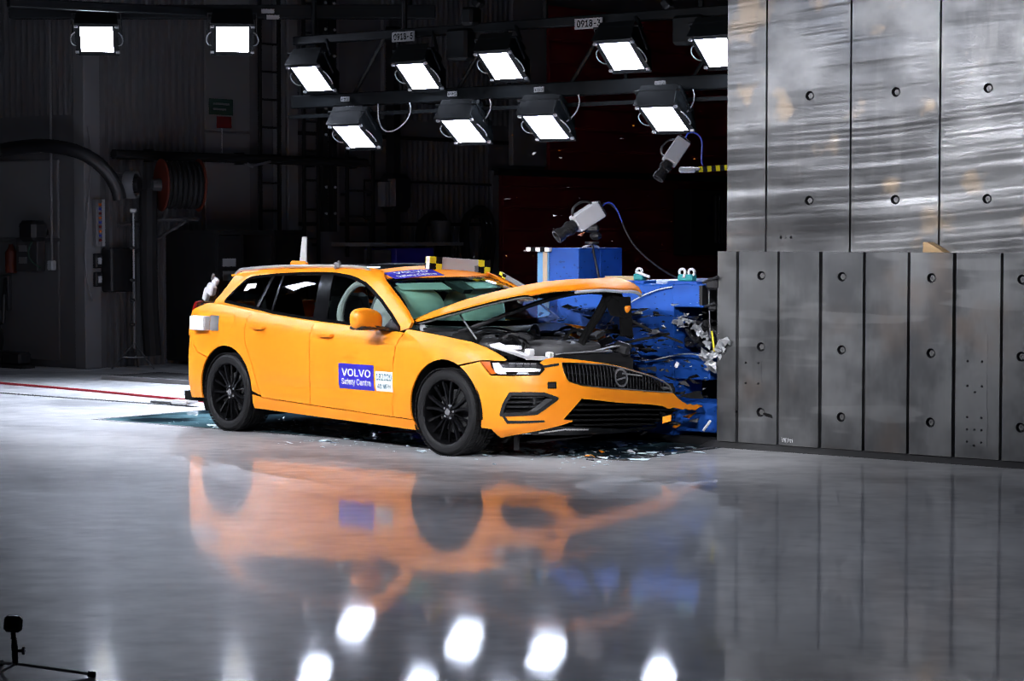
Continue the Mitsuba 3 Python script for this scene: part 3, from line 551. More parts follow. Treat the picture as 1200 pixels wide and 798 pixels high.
# ================================================================ the blue impact rig on the block's end
rig = thing('impact_rig', 'blue steel impact rig bolted to the end of the steel block', 'impact rig')
obj('side_plate', tb(-1.52, -.36, .10, .16, .06, 1.275, bev=.01), 'rig_blue', rig, False)
obj('front_plate', tb(-1.56, -1.50, .12, 2.3, .06, 1.27, bev=.01), 'rig_blue', rig, False)
obj('top_plate', tb(-1.54, -.03, .14, 2.3, 1.25, 1.28, bev=.005), 'rig_blue', rig, False)
obj('top_block', tb(-.345, -.05, .07, .5, 1.10, 1.285, bev=.008), 'rig_blue', rig, False)
obj('end_bar', tb(-.075, -.045, .05, .5, 1.12, 1.275), 'black_satin', rig, False)
obj('end_plate', tb(-.37, -.345, .09, 2.2, .06, 1.26), 'rig_blue', rig, False)
obj('lower_block', tb(-.345, .0, .09, .5, .52, .72, bev=.008), 'rig_blue', rig, False)
obj('lower_block', tb(-.345, .08, .10, .5, .10, .34, bev=.008), 'rig_blue', rig, False)
obj('back_web', tb(-.345, .12, .5, .54, .06, 1.27), 'black_matt', rig, False)
obj('foot_rail', tb(-1.5, .1, .08, 2.2, 0, .06), 'black_satin', rig, False)
for u in np.arange(-1.4, -.4, .25):
    for z in (1.2, .16): obj('bolt', xf(lathe([(0, .018), (.014, .018), (.018, 0)], 6), TRK @ mv(u, .10, z) @ rx(PI / 2)), 'rig_blue', rig, False)
# deck box on top
obj('deck_box', tb(-1.775, -1.463, .30, .93, .9, 1.560, bev=.005), 'rig_blue', rig, False)
obj('deck_lid', tb(-1.78, -1.46, .31, .92, 1.560, 1.567), 'rig_blue', rig, False)
obj('deck_rib', tb(-1.463, -1.455, .60, .622, 1.29, 1.55), 'rig_blue', rig, False)
obj('pale_post', tb(-1.86, -1.78, .295, .9, .9, 1.555, bev=.004), 'rig_pale', rig, False); obj('pale_post', tb(-1.91, -1.86, .305, .9, .9, 1.55, bev=.004), 'rig_pale', rig, False)
obj('rust_strip', tb(-1.835, -1.79, .288, .295, 1.1, 1.55), 'rig_rust', rig, False)
t = thing('scale_strip', 'black and white checked measuring strip on the top edge of the blue box', 'measuring strip')
for k in range(5): obj('square', tb(-1.995 + .05 * k, -1.945 + .05 * k, .26, .295, 1.535, 1.57), 'white' if k % 2 == 0 else 'black_matt', t, False)
obj('plank', tb(-1.12, -.80, .2, .36, 1.285, 1.335, bev=.004), 'wood', None, False, 'short tan wooden plank lying on the blue rig', 'plank')
def clamp(u, b, w, label):
    t = thing('hose_clamp', label, 'clamp', 'teal clamps on the blue rig')
    obj('pad', tb(u - .09 * w, u + .09 * w, b - .06, b + .12, 1.28, 1.305, bev=.004), 'rig_blue', t, False)
    obj('base', tb(u - .045 * w, u + .045 * w, b - .03, b + .05, 1.305, 1.36, bev=.01), 'teal', t, False)
    for k in ([0] if w < 1.2 else [-.04, .05]):
        ph = np.arange(17) * 2 * PI / 16; obj('ring', xf(tube(np.stack([u + k + .028 * np.cos(ph), b + 0 * ph, 1.375 + .028 * np.sin(ph)], 1), .012, 6, False), TRK), 'light_grey', t)
    obj('pin', xf(rod((u, b - .02, 1.37), (u + .13 * (w < 1.2), b - .04, 1.335), .012, 6), TRK), 'light_grey', t)
clamp(-.78, .22, 1.0, 'teal clamp with one white ring beside the plank on the blue rig')
clamp(-.30, .2, 1.6, 'teal clamp with two white rings near the steel block')
# wreckage inside the recess of the rig
w = numbered('crushed_ducts'); r = np.random.default_rng(3)
scene[w] = shape(xf(join(*[tube(curve([(r.uniform(-.33, .0), .12 + r.uniform(0, .25), r.uniform(.76, 1.0)) for _ in range(4)], 14), r.uniform(.012, .035), 7) for _ in range(9)]), TRK), 'black_satin'); tag(w, 'crushed black duct work jammed in the recess of the blue rig', 'wreckage', kind='stuff')
w = numbered('torn_foil'); scene[w] = shape(xf(join(*[grid(np.array([[(c[0] + .024 * i * r.uniform(.4, 1.1) + r.normal(0, .008), c[1] + r.normal(0, .018), c[2] + .014 * j + .012 * i * r.uniform(-1, 1) + r.normal(0, .007)) for j in range(4)] for i in range(5)])) for c in [(-.34, .08, .96), (-.28, .08, .98), (-.22, .08, .97), (-.16, .06, .92), (-.10, .05, .88), (-.06, .05, .86), (.0, .02, .80), (.05, -.02, .70), (.09, -.03, .72), (.12, -.03, .75), (.15, -.04, .79), (.17, -.04, .82), (-.02, .03, .66), (.0, .04, .60), (.04, -.02, .64), (-.05, .03, .70)]]), TRK), 'alu', False); tag(w, 'torn shiny foil hanging between the blue rig and the steel block', 'wreckage', kind='stuff')
for q, (u, z, s) in enumerate(((.03, 1.30, .11), (.05, 1.11, .07))):
    t = thing('latch', 'black latch fitting on the corner of the steel block, ' + ('upper' if q == 0 else 'lower') + ' one', 'latch', 'latches')
    obj('body', tb(u, u + s, -.03, .08, z - s * .5, z + s * .35, bev=.02), 'black_satin', t, False); obj('pin', xf(rod((u - .02, -.02, z), (u + s * 1.2, -.04, z + s * .45), .012, 6), TRK), 'black_satin', t)
obj('wire_strand', xf(tube(curve([(-.35, .07, 1.26), (-.6, .07, 1.20), (-.8, .06, 1.10), (-.98, .05, .92), (-1.0, .04, .78), (-.85, .03, .70), (-.6, .03, .66), (-.35, .02, .70), (-.1, .0, .73), (.05, -.02, .70)], 50), .0055, 5), TRK), 'light_grey', None, 30, 'thin pale wire sagging across the blue rig', 'wire')
obj('black_rod', xf(rod((.03, .03, 1.28), (.07, -.01, .86), .009, 6), TRK), 'black_satin', None, 30, 'thin black rod hanging down the corner of the steel block', 'rod')
obj('yellow_rod', xf(rod((.10, -.03, .92), (.13, -.04, .76), .008, 6), TRK), 'target_yellow', None, 30, 'short yellow rod beside the torn foil', 'rod')
# ================================================================ high-speed cameras
def camera_box(t, M, s=1.0):
    """Body along local -z... lens towards +z, top towards +y."""
    obj('body', xf(bx((0, 0, -.13 * s), (.13 * s, .15 * s, .26 * s), .008), M), 'light_grey', t, False)
    obj('back_panel', xf(bx((0, 0, -.268 * s), (.12 * s, .14 * s, .016), .004), M), 'black_satin', t, False)
    obj('side_panel', xf(bx((-.066 * s, -.02 * s, -.13 * s), (.006, .09 * s, .2 * s)), M), 'dark_grey', t, False)
    l = obj('lens', xf(lathe([(0, .005), (.05 * s, .005), (.055 * s, .02), (.055 * s, .09 * s), (.048 * s, .095 * s), (.048 * s, .14 * s), (.058 * s, .145 * s), (.06 * s, .2 * s), (.045 * s, .2 * s), (.04 * s, .17 * s), (0, .165 * s)], 24), M), 'black_satin', t)
    obj('focus_ring', xf(lathe([(.056 * s, .04 * s), (.062 * s, .045 * s), (.062 * s, .075 * s), (.056 * s, .08 * s)], 24), M), 'rubber', l)
    obj('carry_handle', xf(tube(curve([(0, .07 * s, -.02 * s), (0, .115 * s, -.04 * s), (0, .12 * s, -.18 * s), (0, .075 * s, -.22 * s)], 14), .011 * s, 6), M), 'black_satin', t)
def along(o, d, up=(0, 0, 1)): return frame(o, d, up)
# on the blue box
o = (TRK @ [-1.52, .46, 1.815, 1])[:3]
t = thing('high_speed_camera', 'silver high speed camera on a small tripod on the blue box, lens to the left', 'camera')
camera_box(t, along(o, (-.80, -.30, -.52)) @ mv(0, 0, .10) @ np.eye(4), 1.0)
h = (TRK @ [-1.47, .50, 1.70, 1])[:3]
obj('tilt_head', xf(join(bx((0, 0, .03), (.12, .10, .07), .02), bx((.03, 0, -.03), (.10, .09, .08), .03)), mv(*h)), 'black_satin', t, False); obj('head_plate', xf(lathe([(0, 0), (.06, 0), (.06, .02), (0, .02)], 18), mv(*(h - [0, 0, .10]))), 'black_satin', t)
for dx, dy in ((-.07, .0), (.05, -.05), (.05, .06)): obj('leg', rod(h - [0, 0, .10], (h[0] + dx * 1.2, h[1] + dy, 1.568 if dx < 0 else 1.30 if dy < 0 else 1.568), .010, 6), 'alu' if dx < 0 or dy > 0 else 'black_satin', t)
obj('cable', tube(curve([o + [.13, .05, .09], o + [.20, .05, .13], o + [.27, .05, .08], o + [.33, .05, -.05], o + [.42, .02, -.22], o + [.60, .0, -.39], o + [.76, .02, -.49], o + [.86, .03, -.525]], 40), .008, 6), 'black_satin', t)
obj('signal_cable', tube(curve([o + [.15, .04, .10], o + [.22, .04, .135], o + [.285, .04, .06], o + [.32, .04, -.03]], 24), .006, 6), 'cable_blue', t)
# hanging from the striped arm
o = (TRK @ [-2.42, 3.13, 2.46, 1])[:3]
t = thing('high_speed_camera', 'silver boxed high speed camera hung from the striped arm, lens pointing down', 'camera')
camera_box(t, along(o, (-.55, -.25, -.80), (-1, 0, .6)) @ mv(0, 0, .11), 1.0)
e = o + [.10, .02, -.16]
obj('mount', bx(e + [.02, 0, 0], (.16, .1, .06), .015), 'alu', t, False); obj('mount', bx(e + [.10, 0, .01], (.08, .08, .03), .01), 'light_grey', t, False)
obj('cable', tube(curve([o + [.10, 0, .13], o + [.16, 0, .20], o + [.23, 0, .17], o + [.26, 0, .02], o + [.27, 0, -.12]], 24), .009, 6), 'cable_blue', t)
t = thing('striped_arm', 'yellow and black striped arm reaching out from behind the steel block', 'arm')
a0, a1 = e + [.08, 0, .0], (TRK @ [-1.2, 4.6, 2.42, 1])[:3]
for k in range(40):
    p0, p1 = a0 + (a1 - a0) * k / 40, a0 + (a1 - a0) * (k + 1) / 40
    obj('band', xf(bx((0, 0, np.linalg.norm(p1 - p0) / 2), (.055, .055, np.linalg.norm(p1 - p0) * .995)), frame(p0, p1 - p0)), 'target_yellow' if k % 2 else 'black_satin', t, False)
obj('post', tube([a1 + [-.02, 0, .03], a1 + [-.02, 0, -2.4]], .05, 8), 'black_satin', t)
# small camera on a table tripod at the lower left
t = thing('action_camera', 'small black action camera on a mini tripod at the lower left corner', 'camera')
c = np.array([-1.915, 8.62, .205])
obj('body', xf(bx((0, 0, 0), (.070, .045, .063), .012), mv(*c) @ rz(.15) @ ry(.08)), 'black_satin', t, False); obj('lens', xf(lathe([(0, .03), (.017, .03), (.02, .012), (.02, 0)], 16), mv(*(c + [.0, .02, .005])) @ rx(-PI / 2)), 'black_gloss', t)
obj('clip', bx(c - [.0, 0, .045], (.018, .018, .03), .003), 'black_satin', t, False); obj('stem', tube([c - [-.002, 0, .05], c - [-.004, 0, .09], c - [-.006, 0, .16]], [.009, .013, .011], 8), 'black_satin', t)
obj('knob', xf(lathe([(0, .0), (.006, 0), (.006, .02), (.015, .022), (.015, .03), (0, .03)], 12), mv(*(c + [.012, 0, -.105])) @ ry(PI / 2)), 'black_satin', t)
hub = c - [-.008, 0, .155]
for e2 in ((.285, -.01, 0), (-.10, -.20, 0), (-.12, .22, 0)):
    q = np.array([hub[0] + e2[0], hub[1] + e2[1], .012]); l = obj('leg', rod(hub, q, .006, 7), 'alu', t); obj('rubber_foot', rod(q - [.006, 0, 0] , q + [.022, 0, -.002], .011, 8), 'rubber', l)
# ================================================================ the car
# ---- car body surfaces, in car coordinates (x forward, y to the car's left, z up; right side is y < 0) ----
PLAN = np.array([(-2.37, 0), (-2.362, -.35), (-2.32, -.60), (-2.25, -.735), (-2.14, -.83), (-1.98, -.888), (-1.8, -.912), (-1.4, -.922), (-.9, -.924), (-.3, -.925), (.3, -.925), (.9, -.923),
                 (1.3, -.920), (1.5, -.914), (1.7, -.900), (1.86, -.872), (1.99, -.822), (2.09, -.745), (2.17, -.65), (2.235, -.50), (2.285, -.30), (2.305, -.10), (2.307, .05), (2.30, .25), (2.29, .50), (2.27, .75), (2.25, 1.0), (2.24, 1.25)])
_s = np.concatenate([[0], np.cumsum(np.linalg.norm(np.diff(PLAN, axis=0), axis=1))])
_s -= np.interp(0, PLAN[7:12, 0], _s[7:12])
_px, _py = CubicSpline(_s, PLAN[:, 0]), CubicSpline(_s, PLAN[:, 1])
S_MIN, S_MAX = _s[0], _s[-1]
_belt = PchipInterpolator([-2.6, -2.2, -1.7, -.93, -.18, .4, .75, 1.0, 1.58, 1.9, 2.1, 3.5], [1.115, 1.11, 1.10, 1.03, .98, .955, .94, .932, .885, .825, .79, .77])
_low = PchipInterpolator([.10, .15, .20, .27, .40, .5, 1.5], [.09, .055, .034, .016, .004, 0, 0])
_upp = PchipInterpolator([.0, .62, .75, .83, .87, .90, .95, 1.0, 1.3], [0, 0, .003, .011, .021, .040, .072, .105, .25])
_fro = PchipInterpolator([.10, .16, .22, .28, .36, .48, .56, .64, .70, .76, .82, .9], [.20, .10, .035, .012, .004, .0, .004, .016, .035, .065, .12, .22])
_rea = PchipInterpolator([.10, .2, .3, .42, .6, .72, .82, 1.0, 1.12, 1.3], [.12, .06, .02, 0, .0, .02, .045, .075, .10, .16])
def sstep(a, b, x):
    t = np.clip((x - a) / (b - a), 0, 1)
    return t * t * (3 - 2 * t)
def body(s, z, off=0.0):
    """Outer surface of the body below the windows: s runs round the plan from the tail (right side, s = x) to the nose."""
    s, z = np.asarray(s, float), np.asarray(z, float)
    x, y, tx, ty = _px(s), _py(s), _px(s, 1), _py(s, 1)
    n = np.hypot(tx, ty)
    nx, ny = ty / n, -tx / n
    o = _low(z) + _upp(z - _belt(s) + .95) + .010 * np.exp(-((z - .44) / .045) ** 2) * sstep(-1.05, -.8, s) * (1 - sstep(.75, 1.0, s))
    for c in (-1.436, 1.436):
        r = np.hypot(s - c, z - .335)
        o = o - .014 * (1 - sstep(.36, .47, r)) * sstep(.2, .3, z)
    wf, wr = sstep(1.6, 2.25, s), 1 - sstep(-2.45, -1.95, s)
    o = (o * (1 - wf) + (_fro(z)) * wf)
    o = o * (1 - wr) + _rea(z) * wr - off
    return np.stack([x - nx * o, y - ny * o, z + 0 * s], -1)
_zc = PchipInterpolator([-2.3, -2.0, -1.6, -1, -.3, 0, .2, .35, .5, 1.3], [1.29, 1.355, 1.395, 1.422, 1.430, 1.423, 1.404, 1.364, 1.322, 1.1])
_gt = PchipInterpolator([-.3, 0, .25, .5, .75, .9, 1.0, 1.1], [.86, .845, .795, .740, .680, .635, .580, .44])
_gr = PchipInterpolator([-2.6, -2.3, -2.1, -1.9, -1.7, -1.4, 2], [.30, .17, .095, .05, .02, 0, 0])
def house(x, z, off=0.0):
    """Side of the greenhouse (windows and pillars), right side."""
    x, z = np.asarray(x, float), np.asarray(z, float)
    b, t = _belt(x), np.maximum(_zc(np.minimum(x, .25)) - .03, 1.2)
    return np.stack([x, -(_gt((z - b) / (t - b)) - _gr(x) - .022 * (np.minimum(x, -.1) + .35) ** 2 + off), z], -1)
def roofz(x, y): return _zc(x) - .045 * (y / .57) ** 2
# ---- end of surfaces ----
car = thing('car', 'orange estate car with a crumpled raised bonnet and black wheels, crashed against the blue rig', 'car')
def cp(name, mesh, m, parent=None, smooth=35, label=None): return obj(name, mesh, m, parent or car, smooth, label, M=CAR)
def ring(cx, cz, r, a0=0, a1=2 * PI, n=40): return [(cx + r * math.cos(a), cz + r * math.sin(a)) for a in np.linspace(a0, a1, n)]
ARCH_R, ARCH_F = Point(-1.436, .345).buffer(.385, 24), Point(1.436, .345).buffer(.388, 24)
DLO = Polygon([(.81, .938), (.4, .960), (-.13, .985), (-.5, 1.006), (-.87, 1.033), (-1.10, 1.060), (-1.40, 1.088), (-1.62, 1.107), (-1.615, 1.135), (-1.58, 1.19), (-1.50, 1.285), (-1.46, 1.302), (-1.38, 1.314), (-1.11, 1.335), (-.75, 1.352), (-.44, 1.358), (-.25, 1.353), (-.08, 1.338), (.05, 1.315), (.173, 1.281), (.32, 1.219), (.47, 1.150), (.64, 1.055), (.80, .958)])
_z0 = .02
def cut(P, *holes):
    for h in holes: P = P.difference(h)
    return P
GAP = .0028
def side_pair(name, P, fn, m, h=.045, t=.014, out=0.0, left=True, Pl=None, label=None, smooth=35):
    mesh = shell(P, fn, h, t, out); k = cp(name, mesh, m, None, smooth, label)
    if left: cp(name, mirror(mesh if Pl is None else shell(Pl, fn, h, t, out)), m, None, smooth)
    return k
low_b = lambda x: np.interp(x, [-2.0, -1.0, .09, 1.07, 2], [.245, .215, .190, .168, .15])
door_b = lambda x: np.interp(x, [-1.0, -.25, .81], [.318, .292, .258])
belt_pts = lambda xs: [(float(x), float(_belt(x)) - .012) for x in xs]
FRONT_DOOR = Polygon([(-.252, door_b(-.252)), (.3, door_b(.3)), (.808, .258), (.82, .568), (.835, .70), (.853, .808), (.875, .87), (.892, .918), *belt_pts([.86, .75, .5, .2, 0, -.15, -.252])]).buffer(-GAP)
REAR_DOOR = cut(Polygon([(-.93, .315), (-.6, .305), (-.252, .292), *belt_pts([-.252, -.4, -.6, -.87, -1.0, -1.09]), (-1.128, 1.045), (-1.146, .97), (-1.165, .88), (-1.165, .80), (-1.12, .70), (-1.04, .56), (-.985, .42)]), Point(-1.436, .345).buffer(.43, 24)).buffer(-GAP)
FENDER = cut(Polygon([(.808, .258), (1.09, .25), (1.2, .5), (1.595, .60), (1.60, .70), (1.795, .738), (1.876, .742), (2.01, .738), (2.03, .752), (1.98, .775), (1.925, .797), (1.80, .84), (1.65, .877), (1.4, .905), (1.2, .924), (1.055, .938), (.905, .949), (.892, .918), (.875, .87), (.853, .808), (.835, .70), (.82, .568)]), ARCH_F).buffer(-GAP)
SILL = cut(Polygon([(-1.06, .215), (-1.06, .34), (-.93, .318), *[(x, float(door_b(x))) for x in (-.6, -.25, .3, .808)], (1.12, .248), (1.12, .165), *[(x, float(low_b(x))) for x in (.6, .09, -.5, -1.0)]]), ARCH_R, ARCH_F).buffer(-GAP)
QUARTER = cut(Polygon([(-.932, .319), (-.985, .42), (-1.04, .56), (-1.12, .70), (-1.165, .80), (-1.165, .88), (-1.146, .97), (-1.128, 1.045), (-1.118, 1.055), *belt_pts([-1.15, -1.3, -1.5, -1.7, -1.79]), (-1.90, 1.068), (-2.05, 1.022), (-2.2, .98), (-2.30, .95), (-2.30, .84), (-2.12, .83), (-1.90, .66), (-1.7, .62), (-1.4, .5)]), ARCH_R, Polygon([(-.9, 0), (-.9, .335), (-1.3, .335), (-1.3, 0)])).buffer(-GAP)
REAR_BUMPER = cut(Polygon([(S_MIN, .30), (S_MIN, .80), (-2.6, .80), (-2.30, .83), (-2.12, .83), (-1.90, .66), (-1.7, .62), (-1.6, .5), (-1.7, .27), (-1.78, .265), (-2.1, .25), (-2.6, .26)]), ARCH_R).buffer(-GAP)
side_pair('front_door', FRONT_DOOR, body, 'orange', Pl=FRONT_DOOR.difference(sbox(.5, 0, 3, 3))); side_pair('rear_door', REAR_DOOR, body, 'orange')
LF = cut(FENDER, sbox(1.35, 0, 3, 2))
side_pair('fender', FENDER, body, 'orange', Pl=LF); side_pair('sill', SILL, body, 'orange'); side_pair('quarter_panel', QUARTER, body, 'orange', h=.04); side_pair('rear_bumper', REAR_BUMPER, body, 'orange')
# window frame side: roof rail, door pillar and tail pillar in one pressing
# greenhouse tail inset follows the body
tailz = [(-1.66, 1.36), (-1.80, 1.345), (-1.87, 1.32), (-1.93, 1.26), (-2.0, 1.18), (-2.08, 1.115)]
FRAME = Polygon([*[(x, float(_zc(x)) - .012) for x in (.2, .1, 0, -.2, -.5, -.8, -1.1, -1.4, -1.6, -1.75)], (-1.84, 1.352), (-1.80, 1.30), (-1.785, 1.23), (-1.80, 1.15), (-1.84, 1.085), (-1.80, 1.07), *[(x, float(_belt(x)) - .016) for x in ( -1.6, -1.3, -1.1, -.8, -.4, 0, .4, .8)], (.92, .955), (.93, 1.0), (.80, 1.09), (.62, 1.19), (.45, 1.275), (.32, 1.335)]).difference(DLO.buffer(.014))
side_pair('roof_side', FRAME, house, 'orange', h=.04, t=.03, Pl=FRAME.difference(sbox(.45, 0, 3, 1.22)))
side_pair('window_trim', DLO.buffer(.014).difference(DLO.buffer(-.008)), house, 'black_gloss', h=.04, t=.02, out=.004, Pl=DLO.buffer(.014).difference(DLO.buffer(-.008)).difference(sbox(.45, 0, 3, 1.15)))
PIL = Polygon([(-.45, 1.36), (-.30, .99), (-.115, .98), (-.29, 1.36)]).intersection(DLO.buffer(-.008))
side_pair('door_pillar', PIL, house, 'black_gloss', h=.05, t=.02, out=.002)
SPL = Polygon([(-.985, 1.35), (-.895, 1.03), (-.868, 1.03), (-.958, 1.35)]).intersection(DLO.buffer(-.008)); side_pair('window_divider', SPL, house, 'black_gloss', h=.05, t=.02, out=.002)
CP = Polygon([(-1.135, 1.35), (-1.125, 1.04), (-1.085, 1.04), (-1.095, 1.35)]).intersection(DLO.buffer(-.008)); side_pair('window_divider', CP, house, 'black_gloss', h=.05, t=.02, out=.002)
rest = DLO.buffer(-.010)
for P, m in ((Polygon([(-.29, 1.4), (-.115, .9), (.9, .9), (.9, 1.4)]), 'glass_tint'), (Polygon([(-.45, 1.4), (-.30, .95), (-.868, .95), (-.958, 1.4)]), 'glass_dark'), (Polygon([(-.985, 1.4), (-.895, .95), (-1.085, .95), (-1.095, 1.4)]), 'glass_dark'), (Polygon([(-1.135, 1.4), (-1.125, .95), (-1.8, .95), (-1.8, 1.4)]), 'glass_dark')):
    g = sheet(rest.intersection(P), house, .035, -.006); cp('side_window', g, m, None, True); cp('side_window', mirror(g if m == 'glass_dark' else sheet(rest.intersection(P).difference(sbox(.45, 0, 3, 3)), house, .06, -.006)), m, None, True)
cp('window_sticker', sheet(Polygon([(-1.44, 1.255), (-1.30, 1.265), (-1.28, 1.222), (-1.36, 1.215), (-1.37, 1.20), (-1.43, 1.195)]), house, .05, -.001), 'white', None, True, 'white sticker')
# corner of the front side window: black triangle
cp('mirror_base', shell(Polygon([(.62, .945), (.81, .938), (.80, .955), (.67, 1.02)]), house, .04, .02, .004), 'black_satin'); 
# roof
roof_plan = [(x, y) for x, y in ((.25, -.585), (.36, -.40), (.43, -.2), (.45, 0), (.43, .2), (.36, .40), (.25, .585), (-.3, .585), (-1.0, .58), (-1.7, .56), (-1.92, .52), (-2.0, .3), (-2.02, 0), (-2.0, -.3), (-1.92, -.52), (-1.7, -.56), (-1.0, -.58), (-.3, -.585))]
def roof(x, y, o=0.0): return np.stack([x, y, roofz(x, y) + o], -1)
RP = Polygon(roof_plan); SUN = Polygon([(.05, -.50), (.05, .50), (-1.35, .49), (-1.35, -.49)]).buffer(-.03).buffer(.03)
cp('roof', shell(RP.difference(SUN.buffer(.003)), roof, .07, .02), 'orange'); 
cp('roof_glass', shell(SUN, roof, .07, .012, .001), 'black_gloss')
for s in (-1, 1):
    pts = [(x, s * (.555 - .02 * max(0, -x - 1.2)), float(roofz(x, .555)) + .030) for x in np.linspace(-1.75, .02, 20)]
    pts = [(-1.84, s * .53, float(roofz(-1.84, .54)) + .0)] + pts + [(.12, s * .555, float(roofz(.12, .555)) - .0)]
    cp('roof_rail', tube(pts, [.012] + [.016] * 20 + [.012], 8), 'silver' if s < 0 else 'black_satin')
# windscreen
def screen_pt(a, b, o=0.0):
    """a 0..1 from the roof to the bonnet, b -1..1 across."""
    xt, zt = .45 - .19 * b ** 2, 1.330 - .008 * b ** 2
    xb, zb = 1.13 - .24 * b ** 2, .955 + .03 * b ** 2
    w = .575 + (.80 - .575) * a
    bow = .035 * np.sin(PI * a)
    return np.stack([xt + (xb - xt) * a + .5 * bow, w * b, zt + (zb - zt) * a + bow + o], -1)
A, Bg = np.meshgrid(np.linspace(0, 1, 14), np.linspace(-1, 1, 20), indexing='ij')
WS = screen_pt(A, Bg)
cp('windscreen', grid(WS), 'glass_screen', None, True)
def strip(a0, a1, b0, b1, o=.003, n=10):
    a, b = np.meshgrid(np.linspace(a0, a1, n), np.linspace(b0, b1, n), indexing='ij'); return thick(screen_pt(a, b, o), .006)
for a in ((-.01, .05, -1, 1), (.92, 1.0, -1, 1), (0, 1, -1.02, -.955), (0, 1, .955, 1.02)): cp('screen_trim', strip(*a, n=14), 'black_gloss')
cp('sensor_housing', hull(np.vstack([screen_pt(np.array([.04, .04, .30, .30]), np.array([-.16, .16, .08, -.08]), -.012), screen_pt(np.array([.04, .04, .26, .26]), np.array([-.14, .14, .06, -.06]), -.06)])), 'black_satin')
# decals
def surf_rect(fn, x0, z0, x1, z1, out, slope=0.0, slope2=None):
    n = 10; a, b = np.meshgrid(np.linspace(0, 1, n), np.linspace(0, 1, n), indexing='ij')
    x = x0 + (x1 - x0) * a; return fn(x, z0 + (z1 - z0) * b + slope * a, out)
def decal(fn, x0, z0, x1, z1, m, lines, label, base=.0015):
    """A thin sheet with lettering on a body surface; x runs forward, which reads from left to right on this side."""
    d = cp('decal', thick(surf_rect(fn, x0, z0, x1, z1, base), .001), m, None, True, label)
    for txt, cx, cz, w, h, ink, bold in lines:
        tm = meshkit.text_mesh(txt, h, .0004, bold=bold); b0, b1 = tm.bounds; k = w / (b1[0] - b0[0])
        v, f = trimesh.remesh.subdivide_to_size(tm.vertices, tm.faces, .08) if False else (tm.vertices, tm.faces)
        x = cx + (v[:, 0] - b0[0]) * k - w / 2; z = cz + v[:, 1]
        cp('lettering', trimesh.Trimesh(fn(x, z, base + .0006 + v[:, 2]), f, process=False), ink, d, False)
    return d
decal(body, .139, .450, .590, .653, 'decal_blue', [('VOLVO', .367, .556, .37, .056, 'white', True), ('Safety Centre', .367, .488, .375, .045, 'white', True)], 'blue sticker with white lettering')
decal(body, .611, .453, .822, .610, 'decal_white', [('182020', .717, .540, .192, .052, 'ink_teal', True), ('40 MPH', .717, .474, .165, .038, 'ink_teal', True)], 'white sticker with teal figures')
def hdr(a, b, o=0.0): return roof(b, a, o)
def roofmap(x, z, o): return roof(.125 + z + .0 * x + .16 * (0 - 0), x, o)
decal(lambda x, z, o: roof(.655 - z - .17 * x ** 2, x, o), -.52, .24, -.04, .415, 'decal_blue', [('VOLVO', -.28, .345, .32, .045, 'white', True), ('Safety Centre', -.28, .272, .38, .042, 'white', True)], 'blue sticker with white lettering on the roof edge')
# flaps and handles
for x, z in ((-.965, .903), (-.035, .870)):
    h = cp('door_handle', xf(hull([(i * .10, j * .6 * .012, 0) for i in (-1, 1) for j in (-1, 1)] + [(i * .085, j * .010, .036) for i in (-1, 1) for j in (-1, 1)]), mv(x, float(body(x, z)[1]) - .0, z) @ rx(PI / 2 + .12)), 'orange')
    cp('recess', xf(lathe([(0, .001), (.028, .001), (.03, 0)], 20), mv(x + .0, float(body(x, z - .015)[1]) - .001, z - .016) @ rx(PI / 2 + .1) @ np.diag([2.0, .55, 1, 1])), 'orange_torn', h)
cp('fuel_flap', shell(Point(-1.41, .955).buffer(.085, 20), body, .04, .004, .0022), 'orange')
m_ = numbered(car + '__door_mirror')
def mirror_house():
    s = trimesh.creation.icosphere(3, 1.0); v = s.vertices.copy(); q = np.sign(v) * np.abs(v) ** .72
    v = q * np.array([.09, .135, .088]); v[:, 0] *= np.where(v[:, 0] > 0, 1.0, .55); v[:, 2] -= .02 * (v[:, 1] > 0) * v[:, 1] / .115
    return trimesh.Trimesh(v, s.faces, process=False)
MM = mv(.62, -1.03, 1.022)
for q, mir in ((m_, False),):
    for n, me, mm in (('cap', xf(mirror_house(), MM @ rz(-.12)), 'orange'), ('foot', hull([(.60, -.87, .925), (.75, -.87, .925), (.62, -.87, .95), (.72, -.87, .95), (.62, -1.0, .965), (.70, -1.0, .965), (.62, -1.03, .98), (.70, -1.03, .98)]), 'black_satin'), ('base', xf(bx((0, 0, 0), (.17, .20, .03), .012), MM @ mv(0, .0, -.068)), 'black_satin'), ('glass', xf(bx((-.04, 0, 0), (.006, .18, .11), .003), MM @ rz(-.12)), 'silver'), ('lamp', xf(bx((.05, .02, -.075), (.05, .05, .03), .008), MM), 'light_grey')):
        cp(n, mirror(me) if mir else me, mm, q, 40)

